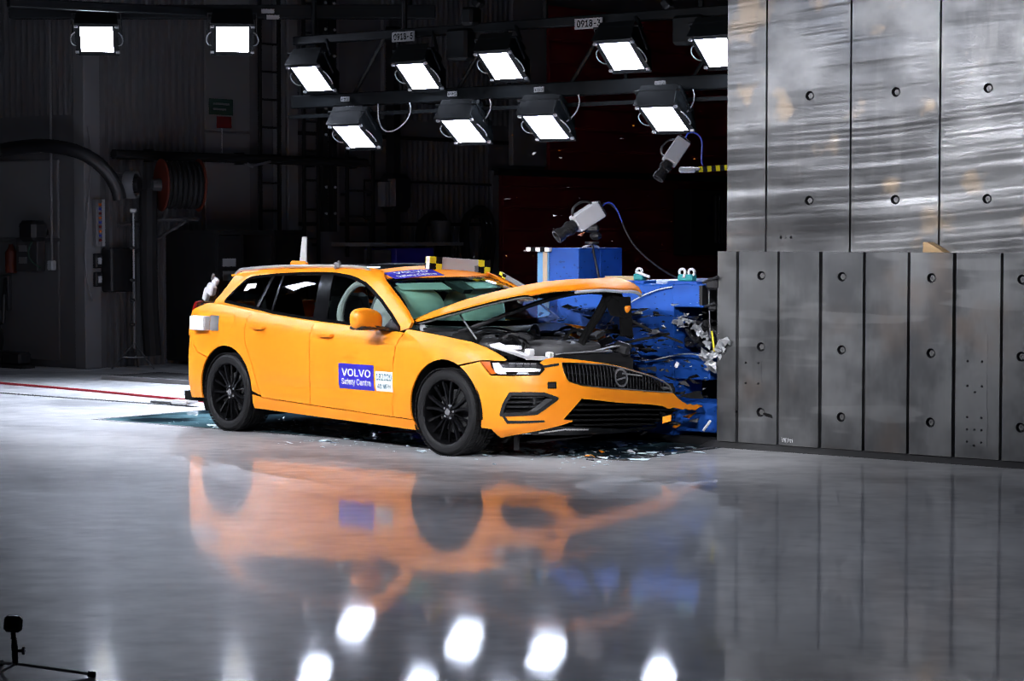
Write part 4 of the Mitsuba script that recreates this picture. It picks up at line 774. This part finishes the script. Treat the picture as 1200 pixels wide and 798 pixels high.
# ---------------------------------------------------------------- wheels
def tyre_mesh():
    R, w = .334, .118
    prof = [(.250, -w + .006), (.262, -w - .002), (.285, -w - .006), (.305, -w - .002), (.320, -w + .012), (.329, -w + .026)]
    g = [-.058, -.02, .02, .058]; y = -w + .034; prof += [(R - .002, y)]
    for c in g: prof += [(R, c - .006), (R - .009, c - .0045), (R - .009, c + .0045), (R, c + .006)]
    prof += [(R - .002, w - .034), (.329, w - .026), (.320, w - .012), (.305, w + .002), (.285, w + .006), (.262, w + .002), (.250, w - .006), (.238, 0), (.250, -w + .006)]
    return lathe(prof, 72)
def spoke_mesh(a):
    """A split spoke: two arms from the hub to the rim, facing +z."""
    out = []
    for s in (-1, 1):
        p = np.array([(.035, s * .012, .078), (.10, s * .016, .083), (.17, s * .030, .086), (.236, s * .050, .090)])
        w = [.016, .013, .0125, .017]; V = []
        for (x, y, z), ww in zip(p, w): V += [(x, y - ww, z - .028), (x, y + ww, z - .028), (x, y + ww * .6, z), (x, y - ww * .6, z)]
        F = []
        for i in range(3):
            for j in range(4): F.append([i * 4 + j, i * 4 + (j + 1) % 4, i * 4 + 4 + (j + 1) % 4, i * 4 + 4 + j])
        out.append(trimesh.Trimesh(V, tri(F), process=False))
    return xf(join(*out), rz(a))
W_ = {'tyre': shape(tyre_mesh(), 'rubber', 30), 'rim': shape(lathe([(.252, .104), (.254, .110), (.247, .112), (.240, .104), (.232, .07), (.222, -.02), (.225, -.11), (.250, -.112)], 64), 'black_gloss', 40),
      'barrel': shape(lathe([(0, .012), (.16, .012), (.17, .0), (.17, -.03), (.06, -.05), (0, -.05)], 40), 'steel_edge', 40), 'hub': shape(lathe([(0, .092), (.028, .092), (.034, .088), (.060, .076), (.066, .05), (.066, .02)], 30), 'black_gloss', 40), 'cap': shape(lathe([(0, .0955), (.024, .0955), (.027, .092)], 24), 'mid_grey', 40)}
SP = [shape(spoke_mesh(k * 2 * PI / 5 + .35), 'black_gloss', False) for k in range(5)]
SP2 = [shape(xf(hull([(.05, -.006, .07), (.05, .006, .07), (.236, -.012, .086), (.236, .012, .086), (.05, 0, .08), (.236, 0, .093), (.05, 0, .05), (.236, 0, .06)]), rz(k * 2 * PI / 5 + .35 + PI / 5)), 'black_gloss', False) for k in range(5)]
NUT = [shape(xf(lathe([(.009, .07), (.009, .084), (0, .086)], 6), rz(k * 2 * PI / 5 + .1) @ mv(.05, 0, 0)), 'silver', False) for k in range(5)]
# tread blocks: cross grooves show as separate lugs round the shoulders
def lug_mesh():
    out = []
    for k in range(64):
        a = k * 2 * PI / 64
        for y in (-.086, .086): out.append(xf(bx((.3345, 0, y + (.004 if y > 0 else -.004)), (.006, .0235, .052), 0), rz(a)))
        for y in (-.039, 0, .039): out.append(xf(bx((.3345, 0, y), (.004, .028, .022), 0), rz(a + .01)))
    return join(*out)
W_['tread'] = shape(lug_mesh(), 'rubber', False)
for x, s, st, wet in ((1.436, -1, .06, 0), (-1.436, -1, 0.0, .5), (-1.436, 1, 0.0, .2), (1.25, 1, -.35, .9)):
    k = numbered(car + '__wheel'); M = CAR @ mv(x, s * .795, .334) @ rz(st) @ (rx(PI / 2) if s < 0 else rx(-PI / 2)) @ rz(wet)
    for n, d in W_.items():
        kk = obj(n, d, None, k, M=M)
        if n == 'tread': labels[kk] = {'kind': 'stuff'}
    for d in SP: obj('spoke', d, None, k, M=M)
    for d in SP2: obj('spoke', d, None, k, M=M)
    for d in NUT: obj('nut', d, None, k, M=M)
# wheel arch liners and the dark underbody
for x in (-1.436, 1.436):
    a = np.linspace(-.12 if x > 0 else -.5, PI + .5, 40); P = np.stack([np.stack([x + .40 * np.cos(a), np.full(40, y), .345 + .40 * np.sin(a)], -1) for y in (-.895, -.56)], 1)
    l = join(thick(P, -.008), bx((x - .04 * (x > 0), -.555, .46), (.72, .01, .6)))
    cp('arch_liner', l, 'black_matt')
    if x < 0: cp('arch_liner', mirror(l), 'black_matt')
cp('underbody', join(b2(-2.25, 1.0, -.80, .80, .22, .30), b2(-.95, .95, -.84, .84, .20, .28), b2(1.0, 1.9, -.5, .35, .20, .34)), 'black_matt', None, False)
cp('cabin_liner', sheet(Polygon([(-2.2, .3), (.9, .3), (.9, .93), (0, .95), (-1, 1.01), (-2.2, 1.09)]).difference(ARCH_R.buffer(.03)), body, .12, -.05), 'black_matt', None, True)
cp('cabin_liner', mirror(sheet(Polygon([(-2.2, .3), (.9, .3), (.9, .93), (0, .95), (-1, 1.01), (-2.2, 1.09)]).difference(ARCH_R.buffer(.03)), body, .12, -.05)), 'black_matt', None, True)
cp('firewall', b2(.93, .97, -.80, .80, .25, .93), 'black_matt', None, False)
# tail: tailgate, rear glass, lights
def tail(y, z, o=0.0):
    x = np.interp(z, [.78, .95, 1.06, 1.36], [-2.40, -2.37, -2.30, -2.0]) + .16 * (np.abs(y) / .8) ** 3 - o
    return np.stack([x, y, z], -1)
cp('tailgate', shell(sbox(-.74, .79, .74, 1.07), tail, .09, .02), 'orange'); cp('rear_window', sheet(Polygon([(-.68, 1.08), (.68, 1.08), (.55, 1.33), (-.55, 1.33)]), tail, .1, -.004), 'glass_dark', None, True)
cp('tail_spoiler', hull([(-1.86, -.42, 1.352), (-1.86, .42, 1.352), (-2.04, -.36, 1.325), (-2.04, .36, 1.325), (-1.9, -.42, 1.32), (-1.9, .42, 1.32)]), 'orange')
for s in (-1, 1):
    tl = shell(Polygon([(-2.44, .80), (-2.29, .81), (-2.22, .86), (-2.20, 1.0), (-2.16, 1.085), (-2.36, 1.095), (-2.40, .95)]), body, .03, .02, .010); cp('tail_light', tl if s < 0 else mirror(tl), 'red_lens')
bpl = cp('sensor_box', xf(bx((0, -.03, 0), (.22, .07, .125), .008), mv(-1.80, -.905, .915) @ rz(-.02)), 'light_grey', None, False, 'grey box strapped to the rear wing')
cp('lid', xf(bx((0, -.068, 0), (.21, .008, .115), .002), mv(-1.80, -.905, .915)), 'white', bpl, False); cp('side', xf(bx((.112, -.03, 0), (.004, .06, .115), .001), mv(-1.80, -.905, .915)), 'alu', bpl, False)
cp('tape', thick(surf_rect(body, -1.68, .855, -1.55, .985, .002), .001), 'silver', bpl, True)
clp = cp('tail_bracket', xf(join(bx((0, 0, 0), (.10, .06, .10), .015), bx((-.05, 0, -.07), (.06, .05, .12), .01), bx((.03, 0, .09), (.07, .04, .06), .01)), mv(-1.97, -.70, 1.20) @ ry(.4)), 'light_grey', None, False, 'pale clamp on the tail pillar')
cp('screw', rod((-1.93, -.72, 1.29), (-1.88, -.74, 1.33), .012, 6), 'mid_grey', clp)
# roof furniture
fin = cp('marker_fin', hull([(-1.345 + dx, -.21 + dy, z - .02 * (z < 1.5)) for dx, dy, z in ((0, 0, 1.43), (.10, 0, 1.43), (.045, 0, 1.66), (.105, 0, 1.66), (0, .012, 1.43), (.10, .012, 1.43), (.045, .012, 1.66), (.105, .012, 1.66))]), 'light_grey', None, False, 'pale upright fin on the roof')
cp('foot', bx((-1.35, -.205, 1.425), (.22, .06, .05), .018), 'orange', fin, False)
rc = cp('rail_clamp', join(bx((-.33, -.565, 1.425), (.05, .04, .05), .01), bx((-.36, -.555, 1.435), (.06, .03, .03), .008), rod((-.33, -.60, 1.40), (-.33, -.55, 1.46), .012, 6)), 'mid_grey', None, False, 'small clamp on the roof rail')
def target_mark(parent, c, w, h, fx, fz):
    """A yellow and black quartered target on a plate; fx and fz are its side and up directions."""
    fx, fz = np.array(fx, float), np.array(fz, float); fx /= np.linalg.norm(fx); fz /= np.linalg.norm(fz); n = np.cross(fx, fz)
    for i in (0, 1):
        for j in (0, 1):
            o = np.array(c) + fx * w * (i - .5) * .5 + fz * h * (j - .5) * .5; M = np.eye(4); M[:3, 0], M[:3, 1], M[:3, 2], M[:3, 3] = fx, n, fz, o
            cp('target_field', xf(bx((0, 0, 0), (w * .5, .006, h * .5)), M), 'target_yellow' if i != j else 'black_matt', parent, False)
def scale_bar(p0, p1, h, t, m, label, wt, feet=True):
    p0, p1 = np.array(p0, float), np.array(p1, float); d = p1 - p0; L = np.linalg.norm(d); d /= L; up = np.array([0, 0, 1.0]); up -= d * (up @ d); up /= np.linalg.norm(up); n = np.cross(d, up)
    M = np.eye(4); M[:3, 0], M[:3, 1], M[:3, 2], M[:3, 3] = d, n, up, (p0 + p1) / 2
    k = cp('measuring_bar', xf(bx((0, 0, 0), (L, t, h), .003), M), m, None, False, label)
    for e in (p0 + d * wt * .5, p1 - d * wt * .5): target_mark(k, e - n * 0 + np.cross(d, up) * (t / 2 + .003), wt, h, d, up); target_mark(k, e - np.cross(d, up) * (t / 2 + .003), wt, h, d, up)
    return k
# ---------------------------------------------------------------- front of the car: bumper, grille, lamps, bonnet, engine bay
GRILLE = Polygon([(2.489, .723), (2.60, .719), (2.75, .709), (2.908, .697), (3.06, .670), (3.219, .632), (3.38, .592), (3.521, .546), (3.60, .500), (3.629, .452), (3.50, .462), (3.35, .476), (3.203, .492), (2.97, .514), (2.729, .542), (2.62, .560), (2.527, .588), (2.50, .64)])
FOG = Polygon([(2.068, .500), (2.20, .503), (2.323, .498), (2.425, .461), (2.35, .410), (2.266, .356), (2.13, .347), (1.995, .342), (2.02, .42)])
TOW = sbox(2.354, .537, 2.426, .584)
LOWGR = Polygon([(2.66, .452), (2.80, .432), (2.968, .408), (3.17, .388), (3.372, .370), (3.774, .308), (3.70, .24), (3.5, .20), (3.2, .19), (2.8, .20), (2.60, .24), (2.489, .300)])
BUMPER = cut(Polygon([(1.60, .69), (1.795, .735), (1.83, .700), (1.903, .634), (2.10, .634), (2.293, .638), (2.338, .676), (2.335, .705), (2.30, .728), (2.363, .757), (2.43, .764), (2.494, .762), (2.70, .738), (2.913, .709), (3.10, .672), (3.225, .640), (3.40, .596), (3.53, .552), (3.612, .502), (3.64, .452), (3.70, .41), (3.76, .375), (3.80, .362), (3.83, .345), (3.87, .350), (3.92, .335), (3.96, .342), (4.03, .322), (3.98, .312), (3.93, .290), (3.90, .300), (3.86, .296), (3.82, .31), (3.774, .306), (3.66, .33), (3.60, .322), (3.53, .348), (3.372, .369), (3.17, .387), (2.968, .406), (2.80, .430), (2.642, .450), (2.56, .372), (2.489, .303), (2.53, .298), (2.579, .290), (2.56, .278), (2.45, .250), (2.35, .230), (2.211, .206), (2.08, .182), (1.961, .160), (1.93, .19), (1.898, .228), (1.80, .235), (1.70, .45), (1.62, .60)]), ARCH_F, GRILLE, FOG, TOW).buffer(-.0022)
BUMPER = max(getattr(clean(BUMPER, .002), 'geoms', [clean(BUMPER, .002)]), key=lambda g: g.area)
cp('front_bumper', shell(BUMPER, body, .028, .012), 'orange')
cp('bumper_lip', shell(Polygon([(1.998, .340), (2.018, .340), (2.052, .298), (2.326, .300), (2.330, .286), (2.040, .276)]), body, .03, .008, .006), 'black_satin')
cp('tow_cover', shell(TOW.buffer(-.004), body, .03, .01, -.012), 'black_satin')
k = cp('fog_vent', shell(FOG.buffer(-.001), body, .04, .006, -.05), 'black_matt')
cp('frame', shell(FOG.buffer(.012).difference(FOG.buffer(-.014)), body, .03, .04, .006), 'black_satin', k); 
cp('blade', shell(Polygon([(2.425, .461), (2.266, .356), (2.20, .362), (2.345, .462)]).intersection(FOG), body, .03, .02, -.004), 'dark_grey', k)
for z in (.395, .43, .465): cp('fin', shell(Polygon([(2.04, z), (2.33, z + .004), (2.33, z + .014), (2.04, z + .012)]).intersection(FOG), body, .04, .02, -.012), 'black_satin', k)
# grille with upright bars, chrome rim and round emblem
k = cp('grille', shell(GRILLE.buffer(.004), body, .05, .006, -.055), 'black_matt')
cp('rim', shell(GRILLE.buffer(.004).difference(GRILLE.buffer(-.005)), body, .03, .012, .006), 'chrome', k)
for s in np.arange(2.53, 3.62, .0345):
    col = LineString([(s, .3), (s + .012, .8)]).buffer(.0045, cap_style=2).intersection(GRILLE.buffer(-.006))
    if not col.is_empty: cp('bar', shell(col, body, .05, .022, -.006), 'black_gloss', k); cp('bar_edge', shell(LineString([(s - .004, .3), (s + .008, .8)]).buffer(.0010, cap_style=2).intersection(GRILLE.buffer(-.008)), body, .05, .004, -.003), 'dark_grey', k)
for z in (.60,): cp('cross_bar', shell(Polygon([(2.5, .655), (2.9, .615), (3.3, .565), (3.6, .49), (3.6, .484), (3.3, .557), (2.9, .607), (2.5, .648)]).intersection(GRILLE.buffer(-.01)), body, .05, .012, -.016), 'black_satin', k)
em = Point(3.038, .593); e = cp('emblem', shell(em.buffer(.056, 20), body, .03, .012, .004), 'black_gloss', k)
e = em; cp('emblem_ring', shell(em.buffer(.073, 24).difference(em.buffer(.057, 24)), body, .02, .014, .012), 'chrome', k); cp('emblem_bar', shell(Polygon([(2.985, .583), (3.09, .600), (3.09, .588), (2.985, .572)]), body, .02, .006, .008), 'silver', k)
cp('emblem_slash', shell(LineString([(3.06, .625), (3.27, .598)]).buffer(.0055, cap_style=2), body, .03, .006, .012), 'silver', k)
# lower opening with slats
k = cp('lower_grille', shell(LOWGR.buffer(-.002), body, .05, .006, -.07), 'black_matt')
for q in range(5):
    z = .255 + .038 * q
    sl = Polygon([(2.4, z + .012), (2.7, z), (3.2, z - .022), (3.7, z - .055), (3.7, z - .065), (3.2, z - .034), (2.7, z - .013), (2.4, z - .002)]).intersection(LOWGR.buffer(-.006))
    if sl.area > 1e-4: cp('slat', shell(sl, body, .05, .035, -.012), 'black_matt', k)
cp('splitter', shell(Polygon([(2.211, .204), (2.45, .246), (2.6, .238), (3.2, .185), (3.55, .19), (3.55, .165), (3.2, .155), (2.6, .17), (2.25, .185)]), body, .05, .03, -.02), 'black_satin')
cp('chrome_strip', shell(Polygon([(2.30, .206), (2.52, .228), (2.75, .214), (2.75, .204), (2.52, .216), (2.30, .196)]), body, .05, .006, -.012), 'light_grey')
cp('under_tray', join(hull([(1.7, -.62, .10), (2.15, -.55, .13), (2.2, -.1, .15), (1.6, .2, .12), (1.5, -.4, .08), (1.8, -.5, .16), (2.1, .1, .18)]), b2(1.9, 1.94, -.62, -.60, .06, .2)), 'black_satin', None, 30)
# headlamp
HL = Polygon([(1.798, .735), (1.876, .738), (2.017, .732), (2.15, .728), (2.261, .722), (2.330, .704), (2.336, .678), (2.293, .641), (2.10, .637), (1.903, .638), (1.84, .69)]).buffer(-.001)
k = cp('headlamp', shell(HL, body, .03, .006, -.05), 'black_satin')
cp('lens', sheet(HL.buffer(-.002), body, .03, .001), 'lens', k, True)
cp('marker', shell(Polygon([(1.80, .733), (1.876, .735), (1.90, .69), (1.95, .645), (1.905, .641), (1.845, .69)]), body, .02, .01, -.010), 'amber', k)
cp('light_bar', shell(Polygon([(1.90, .725), (1.955, .725), (1.995, .690), (2.26, .688), (2.31, .680), (2.30, .662), (2.0, .660), (1.965, .645), (1.935, .655)]), body, .02, .02, -.012), 'white', k)
cp('light_bar', shell(Polygon([(1.97, .66), (2.02, .66), (2.03, .644), (1.96, .643)]), body, .02, .02, -.012), 'white', k); cp('light_bar', shell(Polygon([(2.12, .66), (2.20, .66), (2.21, .644), (2.11, .643)]), body, .02, .02, -.012), 'light_grey', k)
for s in (2.05, 2.11, 2.17, 2.23): cp('projector', shell(sbox(s, .697, s + .045, .722), body, .02, .02, -.015), 'dark_grey', k); cp('bezel', shell(sbox(s - .004, .720, s + .05, .724), body, .02, .01, -.010), 'silver', k)
cp('lamp_bracket', shell(Polygon([(2.31, .706), (2.46, .722), (2.46, .706), (2.34, .692)]), body, .03, .01, .004), 'black_satin', k)
# bonnet: hinged up and folded like a tent, torn back at the far corner
hx = np.array([0, .12, .3, .5, .7, .86, .95, 1.0]); 
nearE = np.array([(.815, -.745, .988), (.96, -.74, 1.010), (1.17, -.735, 1.055), (1.44, -.725, 1.112), (1.72, -.705, 1.172), (1.95, -.68, 1.215), (2.07, -.655, 1.232), (2.11, -.63, 1.225)])
mid = np.array([(.90, -.28, 1.130), (1.00, -.28, 1.160), (1.20, -.28, 1.205), (1.45, -.28, 1.248), (1.75, -.27, 1.292), (2.02, -.25, 1.312), (2.15, -.22, 1.300), (2.215, -.19, 1.268)])
cen = np.array([(.93, .10, 1.175), (1.02, .10, 1.200), (1.22, .10, 1.240), (1.47, .12, 1.282), (1.75, .15, 1.318), (2.00, .18, 1.332), (2.13, .20, 1.310), (2.20, .22, 1.262)])
far = np.array([(.90, .70, 1.160), (1.00, .70, 1.185), (1.15, .66, 1.225), (1.38, .60, 1.268), (1.62, .52, 1.305), (1.92, .50, 1.315), (2.08, .50, 1.280), (2.13, .50, 1.225)])
v = np.linspace(0, 1, 30); HP = np.zeros((30, 30, 3)); cols = [PchipInterpolator(hx, c)(v) for c in (nearE, mid, cen, far)]
w = np.linspace(0, 1, 30)
for i in range(30): HP[i] = PchipInterpolator([0, .34, .64, 1.0], np.array([c[i] for c in cols]))(w)
HP[:, :, 2] += .004 * np.sin(w * 17)[None, :] * (v[:, None] > .2)
k = cp('bonnet', thick(HP[:, ::-1], .014), 'orange', None, 50, 'crumpled raised bonnet')
inner = HP[2:-2, 1:-1].copy(); inner[:, :, 2] -= .024
cp('inner_panel', thick(inner[:, ::-1], .018), 'black_matt', k, 50)
cp('edge_flange', tube(HP[:, 0] + [0, .012, -.018], .008, 6), 'dark_grey', k)
cp('front_flange', tube(np.vstack([HP[-1, 8:] + [0, 0, -.012]]), .014, 6), 'light_grey', k)
cp('seal', tube(curve([(1.25, -.60, .93), (1.55, -.52, 1.03), (1.85, -.30, 1.17), (2.02, -.05, 1.24), (2.10, .2, 1.22), (2.12, .36, 1.12)], 30), .018, 7), 'black_satin', k)
cp('torn_flap', grid(np.array([[(2.10 + .03 * j, .10 + .11 * i + .02 * j, 1.235 - .085 * j - .02 * i * (j > 1)) for j in range(3)] for i in range(3)])), 'black_matt', k, 40)
cp('latch_arm', tube(curve([(2.10, .18, 1.24), (2.09, .14, 1.15), (2.05, .04, .98), (2.03, -.02, .88), (2.02, -.04, .82)], 16), [.035] * 8 + [.032] * 8, 8), 'black_matt', k)
cp('latch_arm', thick(np.array([[(2.12 + .01 * j, .26 + .06 * i, 1.20 - .1 * j) for j in range(4)] for i in range(3)]), .02), 'black_matt', k, 40)
cp('torn_piece', xf(bx((0, 0, 0), (.05, .07, .05), .012), mv(2.14, .34, 1.11) @ ry(.5) @ rz(.6)), 'orange', k, False, 'orange splinter')
cp('hinge', join(rod((.86, -.70, .975), (1.02, -.72, .90), .012, 6), rod((.92, -.70, .975), (1.05, -.70, .90), .010, 6), bx((.95, -.72, .945), (.05, .02, .07), .005)), 'light_grey', k)
cp('gas_strut', rod((1.28, -.62, 1.06), (1.52, -.66, .885), .007, 6), 'mid_grey', k)
# engine bay
bay = numbered(car + '__engine_bay')
cp('tub', join(b2(.97, 1.9, -.62, .40, .45, .70), b2(.97, 1.75, -.72, -.62, .5, .80), b2(.97, 1.10, -.74, .7, .6, .93)), 'black_matt', bay, False)
cp('cowl', thick(np.array([[(.98 + .12 * i, y, .955 - .03 * i + .02 * (1 - (y / .75) ** 2)) for y in np.linspace(-.74, .74, 12)] for i in range(3)]), .02), 'black_satin', bay, 40)
def dome(c, s, e=.6, lev=3):
    m = trimesh.creation.icosphere(lev, 1.0); q = np.sign(m.vertices) * np.abs(m.vertices) ** e; return trimesh.Trimesh(q * s + np.array(c), m.faces, process=False)
cp('engine_cover', dome((1.72, -.05, .80), (.34, .30, .075), .55), 'dark_grey', bay, True)
for y in (-.15, -.05, .05): cp('cover_rib', tube(curve([(1.42, y, .868), (1.72, y + .01, .880), (2.02, y, .862)], 12), .008, 6), 'black_satin', bay)
cp('air_box', dome((1.45, -.45, .79), (.20, .16, .10), .5), 'black_satin', bay, True); cp('battery_cover', bx((1.2, -.1, .83), (.3, .5, .14), .02), 'black_satin', bay, False)
cp('strut_tower', dome((1.35, -.62, .84), (.13, .09, .09), .6), 'black_matt', bay, True)
r = np.random.default_rng(11)
for q in range(16):
    a = np.array([r.uniform(1.1, 1.9), r.uniform(-.6, .5), r.uniform(.80, .90)]); d = r.normal(0, 1, 3) * [.22, .25, .05]
    cp('hose', tube(curve([a, a + d * .5 + [0, 0, .06], a + d], 12), r.uniform(.008, .02), 6), ['black_satin', 'black_matt', 'dark_grey'][q % 3], bay)
for q in range(12):
    a = np.array([r.uniform(1.3, 2.05), r.uniform(-.5, .5), r.uniform(.82, .93)]); cp('bracket', xf(bx((0, 0, 0), (r.uniform(.06, .16), r.uniform(.04, .1), r.uniform(.02, .06)), .008), mv(*a) @ rz(r.uniform(0, 3)) @ ry(r.uniform(-.4, .4))), ['black_satin', 'dark_grey', 'black_gloss'][q % 3], bay, False)
# pale front frame above the headlamp and the slam panel
cp('front_frame', join(hull([(1.72, -.70, .855), (1.78, -.66, .87), (2.04, -.62, .775), (2.04, -.56, .775), (1.72, -.70, .835), (2.04, -.60, .745), (1.78, -.64, .84)]), hull([(2.03, -.62, .775), (2.10, -.40, .765), (2.06, -.38, .765), (1.98, -.58, .775), (2.03, -.62, .745), (2.10, -.40, .735)])), 'light_grey', bay, False)
for c_, s_ in (((1.90, -.62, .835), (.14, .05, .03)), ((2.0, -.55, .80), (.06, .06, .05)), ((2.08, -.42, .775), (.05, .05, .05))): cp('frame_bracket', bx(c_, s_, .007), 'white', bay, False)
cp('slam_panel', join(hull([(2.08, -.36, .785), (2.13, -.34, .785), (2.16, .16, .800), (2.10, .16, .800), (2.08, -.36, .770), (2.16, .16, .785)]), hull([(2.12, .0, .80), (2.16, .02, .80), (2.12, .30, .835), (2.08, .28, .83), (2.12, .3, .82)])), 'mid_grey', bay, False)
cp('radiator', join(b2(2.02, 2.10, -.45, .45, .30, .72), b2(1.98, 2.12, -.40, .4, .70, .77)), 'black_satin', bay, False)
for q in range(40):
    a = np.array([r.uniform(1.55, 2.15), r.uniform(.15, .75), r.uniform(.70, .93)]); cp('torn_piece', xf(blob(700 + q, r.uniform(.04, .13), .3), mv(*a)), ['black_matt', 'black_satin', 'dark_grey', 'black_gloss', 'silver'][q % 5] if q % 9 else 'light_grey', bay, False)
cp('torn_piece', xf(bx((0, 0, 0), (.13, .10, .10), .02), mv(2.10, .33, .80) @ rz(.5) @ ry(.3)), 'black_satin', bay, False)
cp('torn_rod', rod((2.0, .30, 1.10), (2.10, .62, .94), .012, 6), 'black_satin', bay); cp('torn_rod', rod((2.0, .45, 1.02), (2.2, .9, .83), .010, 6), 'black_satin', bay); cp('torn_rod', rod((1.95, .2, .80), (2.1, .85, .90), .012, 6), 'black_satin', bay)
# crushed far front corner: black structure behind the grille's end and below
for q in range(26):
    a = np.array([r.uniform(1.9, 2.28), r.uniform(.35, 1.15), r.uniform(.12, .55)]); cp('torn_piece', xf(blob(800 + q, r.uniform(.04, .11), .35), mv(*a)), ['black_matt', 'black_satin', 'dark_grey', 'black_gloss'][q % 4] if q % 11 else 'orange', bay, False)
cp('crash_beam', join(bx((2.12, .1, .46), (.08, 1.5, .10), .01), bx((2.05, .75, .40), (.2, .3, .2), .03)), 'black_satin', bay, False)
# cabin
cab = numbered(car + '__cabin')
cp('dashboard', join(dome((.70, 0, .86), (.26, .74, .12), .55), b2(.5, .95, -.74, .74, .4, .84)), 'black_satin', cab, 40)
for q, (x, y) in enumerate(((-.30, -.37), (-.30, .37), (-1.15, -.37), (-1.15, .37))):
    s = numbered(car + '__seat')
    cp('backrest', xf(bx((0, 0, .32), (.14, .48, .62), .05), mv(x - .12, y, .55) @ ry(-.28)), 'black_satin' if q > 1 else 'dark_grey', s, False); cp('cushion', bx((x + .18, y, .50), (.52, .48, .15), .05), 'dark_grey', s, False); cp('headrest', xf(bx((0, 0, .73), (.10, .27, .19), .04), mv(x - .12, y, .55) @ ry(-.28)), 'dark_grey', s, False)
cp('steering_wheel', xf(tube(np.stack([.18 * np.cos(np.linspace(0, 2 * PI, 25)), .18 * np.sin(np.linspace(0, 2 * PI, 25)), np.zeros(25)], 1), .016, 7, False), mv(.36, .37, .92) @ ry(1.15)), 'black_satin', cab)
cp('airbag', dome((.30, .37, .99), (.17, .30, .28), .8), 'airbag', cab, True); cp('airbag', dome((.36, -.37, 1.0), (.20, .33, .27), .8), 'airbag', cab, True)
# side curtain: a pale arch behind the front side window
cp('curtain_airbag', tube(curve([(-.12, -.70, .97), (-.13, -.68, 1.10), (-.08, -.64, 1.22), (.02, -.62, 1.28), (.14, -.62, 1.27), (.25, -.64, 1.22)], 24), [.03] * 6 + [.025] * 12 + [.018] * 6, 8), 'airbag', cab)
cp('curtain_airbag', hull([(.08, -.60, .98), (.30, -.60, .98), (.20, -.58, 1.22), (.36, -.58, 1.15), (.30, -.5, .98), (.12, -.5, 1.0)]), 'mid_grey', cab, 40)
cp('room_mirror', bx((.40, -.02, 1.25), (.03, .24, .07), .012), 'black_satin', cab, False)
cp('headliner', sheet(RP.buffer(-.04), roof, .12, -.04), 'mid_grey', cab, True)
cp('sun_visor', strip(.03, .22, -.85, -.2, -.03), 'light_grey', cab); cp('sun_visor', strip(.03, .22, .2, .85, -.03), 'light_grey', cab)
# measuring bars on the roof and before the windscreen
scale_bar((.22, -.06, 1.447), (.22, .60, 1.405), .112, .05, 'light_grey', 'grey measuring bar with yellow and black targets on the roof edge', .13)
scale_bar((.30, .665, 1.345), (.62, .75, 1.195), .05, .02, 'mid_grey', 'narrow grey measuring bar on the far windscreen pillar', .07)
for y in (.05, .45): cp('bar_foot', b2(.19, .25, y - .02, y + .02, 1.36, 1.42), 'mid_grey', None, False)
# ================================================================ debris
r = np.random.default_rng(21)
TONE = {'black_satin': 'satin black', 'black_matt': 'dull black', 'dark_grey': 'dark grey', 'black_gloss': 'shiny black', 'mid_grey': 'mid grey', 'light_grey': 'pale grey', 'silver': 'silvery', 'white': 'white', 'red_dark': 'dark red', 'amber': 'orange brown', 'orange': 'orange'}
def fly(n, fr, mats, name, where, smin, smax, seed):
    for i in range(n):
        u, b, z = fr(); s = smin + (smax - smin) * r.random() ** 2.5; m = mats[i % len(mats)]
        size = 'large' if s > smin + .4 * (smax - smin) else 'small' if s > smin + .08 * (smax - smin) else 'tiny'
        lab = f'{size} {TONE[m]} {name} {where(u, b, z)}'
        k = numbered(name); scene[k] = shape(xf(blob(seed + i, s, r.uniform(.15, .5)), TRK @ mv(u, b, z)), m, False); tag(k, lab, 'fragment', lab.split(' ', 1)[1])
def rig_where(u, b, z):
    return ('flying high ' if z > .85 else 'flying low ' if z < .55 else 'flying ') + ('under the raised bonnet tip' if u < -.95 else 'before the blue rig plate' if u < -.36 else 'between blue rig and steel block')
dk = ['black_satin', 'black_matt', 'black_satin', 'dark_grey', 'black_gloss', 'black_satin', 'mid_grey']
fly(260, lambda: (r.uniform(-1.45, .05), r.uniform(-.35, .05), .35 + .75 * r.random() ** 1.2), dk, 'splinter', rig_where, .016, .11, 9000)
fly(80, lambda: (r.uniform(-1.3, .2), r.uniform(-.4, .02), .3 + .85 * r.random()), ['light_grey', 'silver', 'white'], 'flake', rig_where, .01, .045, 9300)
fly(40, lambda: (r.uniform(-3.2, -1.2), r.uniform(.5, 2.0), r.uniform(1.45, 2.7)), ['mid_grey', 'light_grey', 'dark_grey', 'amber', 'orange'], 'chip', lambda u, b, z: 'flying before the dark red door, ' + ('at lamp height' if z > 2.3 else 'above the camera' if z > 1.9 else 'low over the bonnet'), .008, .045, 9500)
fly(26, lambda: (r.uniform(-1.6, .1), r.uniform(-1.6, -.7), r.uniform(.006, .02)), ['black_satin', 'dark_grey', 'light_grey', 'orange', 'black_matt'], 'crumb', lambda u, b, z: 'on the floor ' + ('below the grille' if u < -.7 else 'below the torn bumper end'), .015, .07, 9700)
def part(name, label, mesh, m): 
    k = numbered(name); scene[k] = shape(xf(mesh, TRK), m, False); tag(k, label, 'fragment'); return k
for q, (u, z, s, mm, lab) in enumerate(((.159, .275, .1, 'orange', 'orange diamond shaped bumper piece hanging before the lower blue rig'), (-.05, .66, .07, 'white', 'white square flake flying beside the end of the grille'), (.07, .17, .07, 'white', 'white splinter standing at the foot of the steel block'))):
    part(('bumper_piece', 'flake', 'splinter')[q], lab, [hull([(u + a_, b_, z + c_) for b_ in (-.80, -.79) for a_, c_ in ((0, -.035), (.005, .018), (.08, .038), (.075, -.012))]), xf(bx((0, 0, 0), (.028, .01, .045)), mv(u, -.3, z) @ ry(.5)), xf(bx((0, 0, 0), (.018, .012, .11)), mv(u, -.05, z) @ ry(.7))][q], mm)
